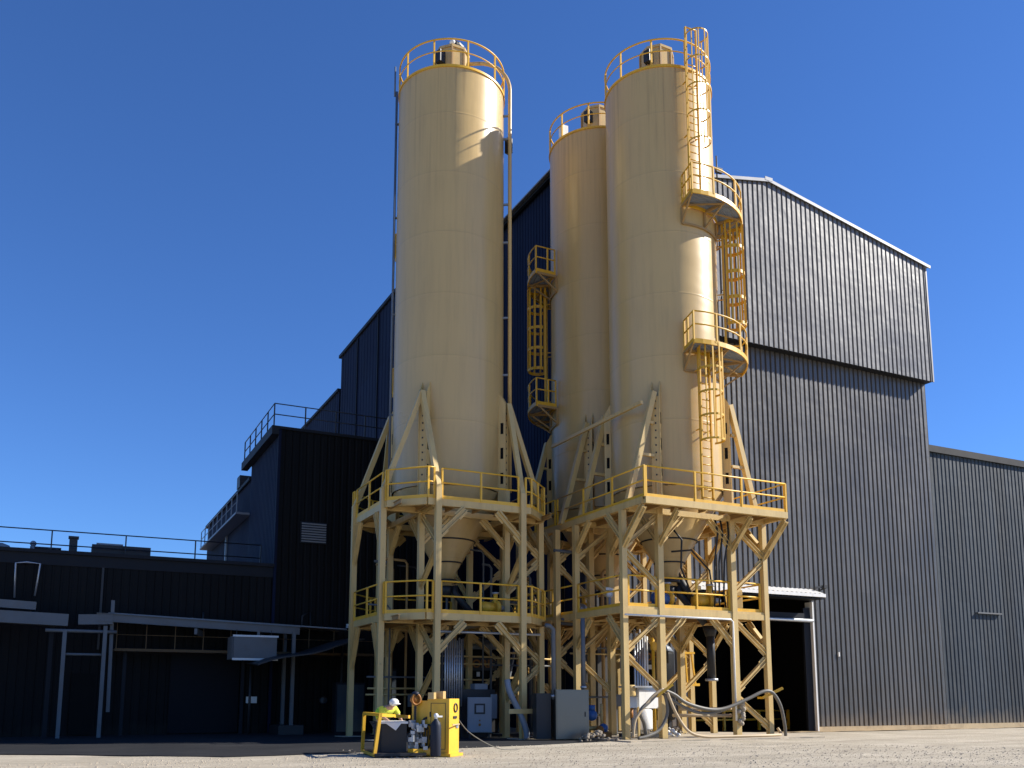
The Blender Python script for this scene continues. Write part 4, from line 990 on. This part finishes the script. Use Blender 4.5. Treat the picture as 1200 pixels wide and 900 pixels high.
t = cabinet('steel_cabinet', 15.55, 27.1, .05, 1.15, .6, 1.62, R(-12), 'stainless', 'brushed stainless steel cabinet standing between the two towers', False)
m = MB(); m.box(14.7, 27.5, .8, .5, .5, 1.5, R(-12)); m.build('side_box', 'iron', t)
for k, (x, y) in enumerate(((15.0, 27.2), (16.1, 27.1))):
    p = thing('riser_pipe', (x, y, 1.4), ('left' if k == 0 else 'right') + 'hand of the two pale riser pipes above the stainless cabinet', 'pipe')
    m = MB(); m.tube([(x, y, 1.35 if k == 0 else 1.7), (x, y, 3.5), (x, y, 3.68), (x - .14, y, 3.8), (x - .3, y, 3.82)] if k == 0 else [(x, y, 1.68), (x, y, 4.1)], .075, 10); m.build('pipe', 'dullgrey', p); m = MB(); m.lathe(x, y, [(.11, 1.42 if k == 0 else 1.72), (.11, 1.5 if k == 0 else 1.8)], 12); m.build('collar', 'grey', p)
m = MB(); m.tube([(11.4, 28.9, 3.62), (15.4, 28.9, 3.62)], .045, 8)
tag(m.build('cross_pipe', 'grey', origin=(11.4, 28.9, 3.62)), 'thin galvanised pipe running level under the left tower lower deck', 'pipe')

# right tower foot: white tank, motors, pump skid, conduits
t = thing('metering_unit', (18.6, 27.0, 0), 'white metering unit with metal hopper lid at the foot of the front right legs', 'machine')
m = MB(); m.box(18.55, 27.2, 1.35, .95, .8, .62, .1); m.build('upper_casing', 'white', t)
m = MB(); m.lathe(18.45, 27.1, [(.34, .3), (.36, .34), (.36, .98), (.3, 1.02)], 28); m.build('lower_drum', 'white', t)
m = MB(); m.box(18.45, 27.15, 1.78, 1.25, .9, .06, .1); m.box(18.45, 27.15, 1.72, .9, .7, .1, .1); m.build('lid', 'grey', t)
m = MB(); m.box(17.72, 26.75, 1.25, .42, .3, .36); m.build('gearbox', 'grey', t); m = MB(); m.lathe(17.85, 26.9, [(.17, 1.45), (.19, 1.5), (.19, 1.8), (.15, 1.84)], 18); m.build('motor_cap', 'steel', t)
m = MB(); m.lathe(17.78, 26.8, [(.09, .72), (.09, 1.05)], 12); m.build('filter', M['orange'], t)
for x, y in ((18.1, 26.8), (19.0, 26.85), (18.1, 27.5), (19.0, 27.6)): m = MB(); m.box(x, y, .55, .07, .07, 1.1); m.build('leg', 'steel', t)
m = MB(); m.bar((17.3, 26.75, .15), (17.85, 26.85, .15), .12, .12); m.bar((18.2, 26.7, .12), (19.2, 26.8, .12), .3, .12); m.build('skid', 'iron', t)
t = thing('valve_cluster', (16.9, 28.2, 0), 'low cluster of brass and dark valves right of the stainless cabinet', 'valve')
m = MB(); m.tube([(16.3, 28.0, .35), (17.5, 28.0, .35)], .08); m.tube([(16.5, 28.0, .8), (17.4, 28.0, .8)], .05); m.tube([(17.3, 27.9, .3), (17.3, 27.9, 1.2)], .05); m.build('pipe', 'steel', t)
m = MB(); m.ball((16.9, 27.9, .8), .2, 12); m.ball((17.3, 27.8, .35), .17, 12); m.lathe(16.9, 27.9, [(.12, .95), (.12, 1.15)], 12); m.build('valve_body', 'blue', t)
m = MB(); m.ball((17.1, 27.7, .3), .15, 10); m.box(17.2, 27.7, .12, .5, .4, .2); m.build('casing', M['orange'], t)
t = thing('pipe_bank', (19.4, 28.2, 0), 'bundle of pale and yellow vertical pipes behind the second sunlit leg', 'pipework')
for k in range(6):
    m = MB(); x = 19.0 + k * .11; m.tube([(x, 28.3, .1), (x, 28.3, 3.9 - .25 * (k % 2))], .038, 8); m.build('pipe', 'grey' if k < 4 else 'white', t)
m = MB(); m.tube([(19.75, 28.2, .1), (19.75, 28.2, 3.6)], .06, 8); m.box(19.75, 28.15, 3.3, .2, .14, .3); m.build('pipe', 'ladder', t)
m = MB(); m.box(19.35, 28.4, 1.2, .9, .05, .06); m.box(19.35, 28.4, 2.7, .9, .05, .06); m.build('rack', 'iron', t)
# small yellow step ladder hanging behind
t = thing('step_ladder', (22.8, 30, 1.9), 'short bright yellow ladder hanging between the rear right tower legs', 'ladder')
m = MB(); m.bar((22.62, 30, 1.95), (22.55, 30, 3.2), .06, .06); m.bar((23.02, 30, 1.95), (22.85, 30, 3.2), .06, .06); m.build('stile', 'yellow', t)
m = MB(); m.bar((22.4, 30, 3.18), (23.0, 30, 3.18), .08, .08); m.bar((22.45, 30, 1.92), (23.2, 30, 1.92), .1, .1); m.build('rung', 'yellow', t)
# dark drop chute
t = thing('drop_chute', (22.25, 28, 2), 'black vertical drop chute hanging from the right tower lower deck', 'chute')
m = MB(); m.tube([(22.25, 28, 4.1), (22.25, 28, 2.1)], .16, 14); m.lathe(22.25, 28, [(.18, 3.7), (.3, 4.1)], 16); m.build('pipe', 'iron', t); m = MB(); m.lathe(22.25, 28, [(.24, 2.03), (.24, 2.12)], 16); m.build('flange', 'grey', t)
# horizontal pipes low between the two sunlit front legs
t = thing('manifold', (20.7, 26.4, .8), 'pair of level tan pipes with a crusted valve at the sunlit tower leg', 'pipework')
m = MB(); m.tube([(19.6, 26.45, 1.0), (21.85, 26.45, 1.02)], .05); m.build('pipe', 'hose_tan', t)
m = MB(); m.tube([(19.3, 26.45, .8), (21.85, 26.45, .77)], .06); m.build('pipe', 'hose_tan', t)
m = MB()
for k in range(9): m.ball((21.92 + random.uniform(-.06, .12), 26.02 + random.uniform(-.04, .04), .5 + k * .085), .09 + random.uniform(-.01, .03), 8)
m.build('crusted_valve', 'concrete', t)

# hoses
def smooth_pts(p, n=6):
    out = []; P_ = [Vector(q) for q in p]
    for i in range(len(P_) - 1):
        a = P_[max(0, i - 1)]; b = P_[i]; c_ = P_[i + 1]; d = P_[min(len(P_) - 1, i + 2)]
        for k in range(n):
            t = k / n; out.append(.5 * ((2 * b) + (c_ - a) * t + (2 * a - 5 * b + 4 * c_ - d) * t * t + (3 * b - a - 3 * c_ + d) * t ** 3))
    out.append(P_[-1]); return out
def hose(pts, r, mat, label):
    m = MB(); m.tube(smooth_pts(pts), r, 10)
    return tag(m.build('hose', mat, origin=pts[0]), label, 'hose', 'hoses draped on the right tower')
Yh = 25.85
hose([(18.44, Yh, 1.68), (18.93, Yh, 1.51), (19.45, Yh, 1.22), (20.35, Yh, 1.01), (21.1, Yh, 1.04), (22.06, Yh - .05, 1.36), (22.66, Yh - .1, 1.6), (23.02, Yh - .1, 1.64), (23.33, Yh - .05, 1.48), (23.62, Yh, 1.09), (23.85, Yh + .1, .5), (23.98, Yh + .2, .05)], .062, 'hose', 'thick grey hose draped over both front legs and falling to the ground at the right')
hose([(18.44, Yh + .1, 1.6), (19.1, Yh + .1, 1.22), (19.98, Yh + .1, .9), (20.91, Yh + .1, .93), (21.87, Yh + .1, 1.27)], .055, 'hose', 'thinner grey hose sagging just under the thick one between the front legs')
hose([(18.58, Yh - .1, 1.56), (18.91, Yh - .1, .88), (19.35, Yh - .15, .3), (19.95, Yh - .2, .1), (21.05, Yh - .2, .08), (22.38, Yh - .2, .08), (23.3, Yh, .08), (23.75, Yh + .2, .1), (23.8, Yh + .4, .3)], .05, 'hose_tan', 'tan hose dropping from the hook and lying along the pad edge')
hose([(18.44, Yh - .05, 1.7), (18.05, Yh, 1.45), (17.52, Yh, .92), (17.3, Yh, .6), (17.24, Yh, .1)], .05, 'hose_tan', 'tan hose slanting down left from the hook to the corner leg')
hose([(18.54, Yh, 1.56), (18.63, Yh, .91), (18.3, Yh, .36), (17.75, Yh - .05, .14), (17.4, Yh - .05, .08)], .055, 'hose', 'grey hose looping under the white metering unit')
hose([(18.35, Yh + .05, 1.62), (17.95, Yh + .02, 1.3), (17.55, Yh + .02, .95), (17.75, Yh + .1, .55), (17.9, Yh + .2, .1)], .065, 'hose', 'thick grey hose bunched at the left of the hook')
for k, (a, b, lab) in enumerate((((18.25, 25.9, 1.45), (18.7, 25.6, 1.85), 'yellow peg hook holding the bunched hoses at the second leg'), ((22.98, 26.05, 1.40), (23.62, 25.7, 1.75), 'yellow peg hook holding the thick hose at the right corner leg'))):
    m = MB(); m.bar(a, b, .11, .09); m.bar(a, (a[0], a[1] + .25, a[2]), .08, .08); tag(m.build('hose_hook', 'yellow', origin=a), lab, 'hook', 'yellow hose hooks')

# rubble heaps
def heap(x, y, r, h, label, mat='concrete'):
    m = MB()
    for k in range(40):
        a = random.uniform(0, 6.28); d = r * random.random() ** .7; rr = random.uniform(.03, .10)
        m.ball((x + d * math.cos(a), y + d * math.sin(a) * .7, h * (1 - d / r) * .8 + rr * .3), rr, 6, .7)
    return tag(m.build('rubble_heap', mat, origin=(x, y, 0)), label, 'rubble')
heap(15.9, 26.0, .75, .4, 'small heap of pale broken rubble in front of the stainless cabinet', 'rubble')
heap(19.9, 27.6, .5, .45, 'pale powder heap at the foot of the second sunlit leg', 'cloth')
heap(21.6, 29.5, .5, .35, 'dusty pile near the rear right legs', 'concrete')

# fittings between towers
t = thing('pipe_elbow', (14.2, 28.0, 0), 'curved grey pipe elbow and short frame at the right legs of the left tower', 'pipe')
m = MB(); m.tube(smooth_pts([(13.75, 28.2, 2.0), (13.8, 28.1, 1.6), (14.1, 28.05, 1.0), (14.35, 28.0, .4), (14.4, 28.0, .05)]), .1, 10); m.build('elbow', 'greypaint', t)
m = MB(); m.bar((13.7, 28.0, .95), (15.3, 28.0, .95), .12, .16); m.bar((15.25, 28.0, 0), (15.25, 28.0, 1.2), .08, .08); m.build('frame', 'steel', t)

# service pipework threading both towers
def service_pipes(x, y, label, seed):
    rnd = random.Random(seed); t = thing('service_pipework', (x, y, 0), label, 'pipework', 'service pipework inside the towers')
    for k in range(5):
        m = MB(); xx = x + rnd.uniform(-1.1, 1.1); yy = y + rnd.uniform(-.4, .6); zt = rnd.uniform(3.2, 7.2); rr = rnd.choice((.035, .05, .07)); dx = rnd.uniform(-.9, .9)
        m.tube([(xx, yy, .05), (xx, yy, zt - .12), (xx + .1 * (1 if dx > 0 else -1), yy, zt), (xx + dx + .2 * (1 if dx > 0 else -1), yy, zt + .02)], rr, 8); m.build('pipe', rnd.choice(('dullgrey', 'iron', 'under')), t)
    for k in range(3):
        m = MB(); z = rnd.uniform(.9, 3.4); m.tube([(x - 1.3, y + .1 * k, z), (x + 1.3, y + .1 * k, z)], .035, 8); m.build('cross_pipe', rnd.choice(('dullgrey', 'steel')), t)
    m = MB(); m.box(x + .3, y - .5, 1.3, .35, .2, .45); m.box(x + .3, y - .5, .55, .06, .06, 1.1); m.build('valve_box', 'dullgrey', t)
service_pipes(14.0, 32.3, 'dull pipes and valve box inside the left tower near its right legs', 3)
service_pipes(11.6, 32.8, 'dull pipes and valve box inside the left tower behind its left legs', 4)
service_pipes(18.9, 30.4, 'dull pipes and valve box between the shaded left legs of the right tower', 5)
service_pipes(16.4, 32.2, 'dull pipes and valve box in the dark gap between the two towers', 6)
# background plant seen through the left tower
for k, (x, y, w_, h_, lab) in enumerate(((10.6, 36.2, 1.2, 2.0, 'low grey locker against the dark wall, left behind the left tower'), (12.3, 36.6, .7, 2.6, 'narrow dull grey locker against the dark wall behind the left tower legs'))):
    t = thing('steel_locker', (x, y, 0), lab, 'locker'); m = MB(); m.box(x, y, h_ / 2, w_, .5, h_); m.build('casing', 'trimdark', t); m = MB(); m.box(x, y - .262, h_ / 2, w_ * .9, .02, h_ * .92); m.build('door', 'clad_blue', t)
t = thing('access_stair', (16.8, 33.6, 0), 'dull yellow steel stair frame in the gap between the towers', 'stair')
for x in (16.1, 16.9): m = MB(); m.bar((x, 33.6, 0), (x, 33.6, 6.5), .1, .1); m.build('post', 'steel', t)
m = MB(); 
for z in (1.2, 2.2, 3.2, 4.2, 5.2, 6.2): m.bar((16.1, 33.55, z), (16.9, 33.55, z), .06, .08)
m.build('rung', 'steel', t); m = MB(); m.bar((16.05, 33.7, .1), (16.95, 33.7, 4.1), .06, .18); m.build('stringer', 'greypaint', t)

# ------------------------------------------------------------------ welding skid and worker
sk = thing('equipment_skid', (7.7, 22, 0), 'yellow guard-framed skid carrying black machinery in front of the left tower', 'skid')
def fpost(a, b): m = MB(); m.bar(a, b, .075, .075); return m.build('frame_tube', 'yellow', sk)
fpost((7.22, 23.3, .05), (7.25, 23.3, 1.0)); fpost((6.9, 21.3, .05), (7.02, 21.3, 1.0)); fpost((7.25, 23.3, 1.0), (7.02, 21.26, 1.0)); fpost((7.02, 21.3, .995), (8.0, 22.0, .93)); fpost((7.22, 23.3, .06), (6.9, 21.26, .06))
fpost((7.25, 23.3, .99), (7.85, 23.3, .99))
m = MB(); m.prism([(6.88, 21.2), (8.1, 21.0), (8.45, 23.2), (7.2, 23.3)], .03, .1); m.build('base_plate', 'iron', sk)
m = MB(); m.box(8.0, 21.25, .12, .45, .3, .14, .1); m.build('step', 'yellow', sk)
m = MB(); m.prism([(7.2, 21.7), (7.75, 21.45), (8.0, 22.4), (7.4, 22.6)], .1, .78); m.build('generator_box', 'iron', sk)
m = MB(); m.prism([(7.16, 21.68), (7.77, 21.41), (8.03, 22.44), (7.38, 22.64)], .78, .83); m.add([(7.25, 21.62, .8), (7.62, 21.45, .8), (7.48, 21.48, .62)], [(0, 2, 1)]); m.build('white_cover', 'cloth', sk)
m = MB()
for k in range(44):
    x, y, z = random.uniform(7.8, 8.12), random.uniform(21.1, 21.6), random.uniform(.15, .8)
    m.box(x, y, z, random.uniform(.04, .16), random.uniform(.04, .14), random.uniform(.04, .18), random.uniform(0, 1.5))
m.build('engine', 'grey', sk)
m = MB()
for k in range(5): m.tube(smooth_pts([(7.95 + .06 * k, 21.3, .75), (8.0 + .07 * k, 21.2, .5 + .05 * k), (7.95 + .08 * k, 21.25, .25), (8.15, 21.4, .15)]), .018, 6)
m.tube([(8.25 + .14 * math.cos(a * .45), 21.35 , .78 + .14 * math.sin(a * .45)) for a in range(14)], .03, 6, True); m.build('cable', 'dark', sk)
def face_detail(parent, cx_, cy__, rz_, w_, d_, h_):
    """door seam, hinges and latch on the camera-left face"""
    c_, n_ = math.cos(rz_), math.sin(rz_)
    for k, (a, z, sy_, sz_) in enumerate(((-.2, .72, .012, 1.1), (.2, .72, .012, 1.1), (0, 1.27, .41, .012), (0, .17, .41, .012))):
        m_ = MB(); x_, y_ = -w_ / 2 - .004, a; m_.box(cx_ + x_ * c_ - y_ * n_, cy__ + x_ * n_ + y_ * c_, z, .008, sy_, sz_, rz_); m_.build('door_seam', 'iron', parent)
    for z in (.45, 1.0): m_ = MB(); x_, y_ = -w_ / 2 - .015, .21; m_.box(cx_ + x_ * c_ - y_ * n_, cy__ + x_ * n_ + y_ * c_, z, .03, .03, .12, rz_); m_.build('hinge', 'iron', parent)
ca = thing('gas_cabinet', (8.6, 21.2, 0), 'upright bright yellow cabinet with a black ring mark, right of the guard frame', 'cabinet')
rz = R(40)
m = MB(); m.box(8.62, 21.25, .72, .52, .6, 1.32, rz); m.build('casing', 'yellow', ca)
face_detail(ca, 8.62, 21.25, rz, .52, .6, 1.3)
m = MB(); m.box(8.62, 21.25, .035, .68, .76, .07, rz); m.build('base', 'yellow', ca)
fx, fy = 8.62 + math.sin(rz) * .312, 21.25 - math.cos(rz) * .312
ux, uy = math.cos(rz), math.sin(rz)
m = MB(); m.tube([(fx + ux * (.06 + .085 * math.cos(a * .393)), fy + uy * (.06 + .085 * math.cos(a * .393)), 1.16 + .1 * math.sin(a * .393)) for a in range(16)], .018, 6, True); m.build('ring_emblem', 'iron', ca)
m = MB(); m.box(fx + ux * .03, fy + uy * .03, .93, .17, .02, .06, rz); m.build('dark_badge', 'iron', ca)
m = MB(); m.box(fx + ux * .14, fy + uy * .14, .72, .11, .02, .1, rz); m.build('label_plate', 'greypaint', ca)
m = MB(); m.box(8.3, 21.2, 1.45, .12, .16, .16, rz); m.box(8.55, 21.25, 1.46, .14, .2, .2, rz); m.build('vent_cap', 'silo', ca)
m = MB(); m.bar((fx - ux * .27, fy - uy * .27 - .2, .76), (fx + ux * .26, fy + uy * .26 - .005, .76), .015, .03); m.build('strap', 'hose_tan', ca)
m = MB(); m.box(8.22, 21.6, .70, .22, .5, 1.26, rz); m.box(8.40, 21.55, .66, .06, .5, 1.1, rz); m.build('side_panel', 'yellow', ca)
cy_ = thing('gas_cylinder', (8.22, 20.72, 0), 'slate blue gas cylinder strapped in front of the yellow cabinet', 'gas cylinder')
m = MB(); m.lathe(8.22, 20.72, [(.115, .03), (.125, .05), (.125, .74), (.105, .82), (.05, .88), (.05, .9)], 28); m.build('body', 'gas', cy_)
m = MB(); m.lathe(8.22, 20.72, [(.035, .9), (.035, .95)], 12); m.ball((8.22, 20.72, .98), .06, 10); m.box(8.3, 20.7, .96, .14, .04, .04); m.build('valve', 'white', cy_)
hr = thing('hose_reel', (8.0, 21.6, 1.3), 'orange-yellow coiled hose reel with dark cap above the skid', 'hose reel')
m = MB()
for k in range(4): m.tube([(8.0 + (.11 - .012 * k) * math.cos(a * .45), 21.5 + .03 * k, 1.36 + (.13 - .012 * k) * math.sin(a * .45)) for a in range(14)], .03, 6, True)
m.tube([(8.0, 21.5, 1.36), (8.0, 21.66, 1.36)], .1, 14); m.build('coil', 'orange', hr); m = MB(); m.box(8.0, 21.56, .72, .05, .05, 1.3); m.build('post', 'iron', hr); m = MB(); m.ball((8.0, 21.55, 1.5), .1, 10, .6); m.build('cap', 'gas', hr)
hose([(8.95, 21.2, .95), (9.3, 21.35, .6), (9.9, 21.7, .3), (10.7, 22.3, .06), (11.4, 22.6, .03)], .012, 'hose', 'thin pale lead running from the yellow cabinet to the right').update_tag()

def skin_body(name, joints, edges, root, mat, parent=None, sub=2):
    me = bpy.data.meshes.new(name)
    off = parent_loc(parent) if parent else Vector(joints[root][:3])
    me.from_pydata([tuple(Vector(j[:3]) - off) for j in joints], edges, [])
    o = bpy.data.objects.new(name, me); col.objects.link(o)
    if parent: o.parent = parent
    else: o.location = off
    sm = o.modifiers.new('skin', 'SKIN'); sm.use_smooth_shade = True
    for i, j in enumerate(joints):
        v_ = me.skin_vertices[0].data[i]; rr = j[3] if len(j) == 4 else None
        v_.radius = (j[3], j[4] if len(j) > 4 else j[3]); v_.use_root = (i == root)
    s_ = o.modifiers.new('sub', 'SUBSURF'); s_.levels = sub; s_.render_levels = sub
    dg = bpy.context.evaluated_depsgraph_get(); me2 = bpy.data.meshes.new_from_object(o.evaluated_get(dg)); o.modifiers.clear(); o.data = me2
    me2.materials.clear(); me2.materials.append(M[mat]); return o
# worker bends forward over the skid, seen from behind its far side
wx, wy = 7.62, 22.95
ZK = .87
f = Vector((.35, -.94, 0)).normalized(); sd = Vector((-f.y, f.x, 0))
def J(fw, s, z, *r): p = Vector((wx, wy, 0)) + f * fw + sd * s; return (p.x, p.y, z * ZK, *r)
pelvis = 0
jt = [J(-.12, 0, .92, .15, .13), J(-.02, 0, 1.05, .15, .13), J(.14, 0, 1.22, .17, .14), J(.26, 0, 1.32, .13, .12), J(.34, 0, 1.37, .055), J(.42, 0, 1.41, .075), J(.46, 0, 1.46, .09),
      J(.24, .19, 1.28, .08), J(.36, .27, 1.06, .05), J(.55, .2, .92, .036), J(.62, .16, .89, .03),
      J(.24, -.19, 1.28, .08), J(.36, -.27, 1.06, .05), J(.55, -.2, .92, .036), J(.62, -.16, .89, .03),
      J(-.1, .1, .82, .1), J(-.02, .12, .48, .065), J(-.1, .13, .1, .045), J(.08, .14, .045, .04),
      J(-.1, -.1, .82, .1), J(-.02, -.12, .48, .065), J(-.1, -.13, .1, .045), J(.08, -.14, .045, .04)]
ed = [(0, 1), (1, 2), (2, 3), (3, 4), (4, 5), (5, 6), (3, 7), (7, 8), (8, 9), (9, 10), (3, 11), (11, 12), (12, 13), (13, 14), (0, 15), (15, 16), (16, 17), (17, 18), (0, 19), (19, 20), (20, 21), (21, 22)]
pe = thing('person', (wx, wy, 0), 'worker in yellow-green high-visibility shirt and white hard hat bending over the skid', 'person')
skin_body('body', jt, ed, 0, 'skin', pe)
jk = [J(-.1, 0, .96, .165, .15), J(-.02, 0, 1.06, .17, .15), J(.14, 0, 1.22, .19, .16), J(.26, 0, 1.32, .15, .13), J(.24, .2, 1.28, .1), J(.34, .27, 1.1, .075), J(.24, -.2, 1.28, .1), J(.34, -.27, 1.1, .075)]
skin_body('shirt', jk, [(0, 1), (1, 2), (2, 3), (3, 4), (4, 5), (3, 6), (6, 7)], 0, 'hivis', pe)
tr = [J(-.12, 0, .92, .16, .14), J(-.1, .1, .82, .115), J(-.02, .12, .48, .085), J(-.1, .13, .13, .07), J(-.1, -.1, .82, .115), J(-.02, -.12, .48, .085), J(-.1, -.13, .13, .07)]
skin_body('trousers', tr, [(0, 1), (1, 2), (2, 3), (0, 4), (4, 5), (5, 6)], 0, 'denim', pe)
h = J(.46, 0, 1.48)
m = MB(); m.ball(h, .125, 16, .8); q = Vector(h) + f * .08; m.ball((q.x, q.y, q.z - .04), .12, 14, .18); m.build('hard_hat', 'white', pe)
m = MB(); q = Vector(J(.0, -.02, 1.16)); m.ball((q.x - .02, q.y, q.z), .16, 12, 1.0); m.build('vest_panel', 'green', pe)
for s in (.16, -.16):
    hp = Vector(J(.62, s, .89)); jh = [(hp.x, hp.y, hp.z, .03)]
    eds = []
    for k in range(4):
        q = hp + f * .05 + sd * (-.03 + .02 * k); jh.append((q.x, q.y, q.z - .005, .013)); i = len(jh) - 1
        q2 = q + f * (.04 + .01 * (k in (1, 2))) - Vector((0, 0, .012)); jh.append((q2.x, q2.y, q2.z, .010)); q3 = q2 + f * .012 - Vector((0, 0, .025)); jh.append((q3.x, q3.y, q3.z, .008)); eds += [(0, i), (i, i + 1), (i + 1, i + 2)]
    q = hp + sd * (-.03 if s > 0 else .03) + f * .01; jh.append((q.x, q.y, q.z - .01, .013)); i = len(jh) - 1; q = q + f * .035 + sd * (-.015 if s > 0 else .015); jh.append((q.x, q.y, q.z - .02, .01)); eds += [(0, i), (i, i + 1)]
    skin_body('glove', jh, eds, 0, 'iron', pe, 1)
for s in (.13, -.13):
    m = MB(); q = Vector(J(0, s, .06)); m.ball((q.x, q.y, q.z), .1, 12, .6, 1.3); m.build('boot', 'iron', pe)
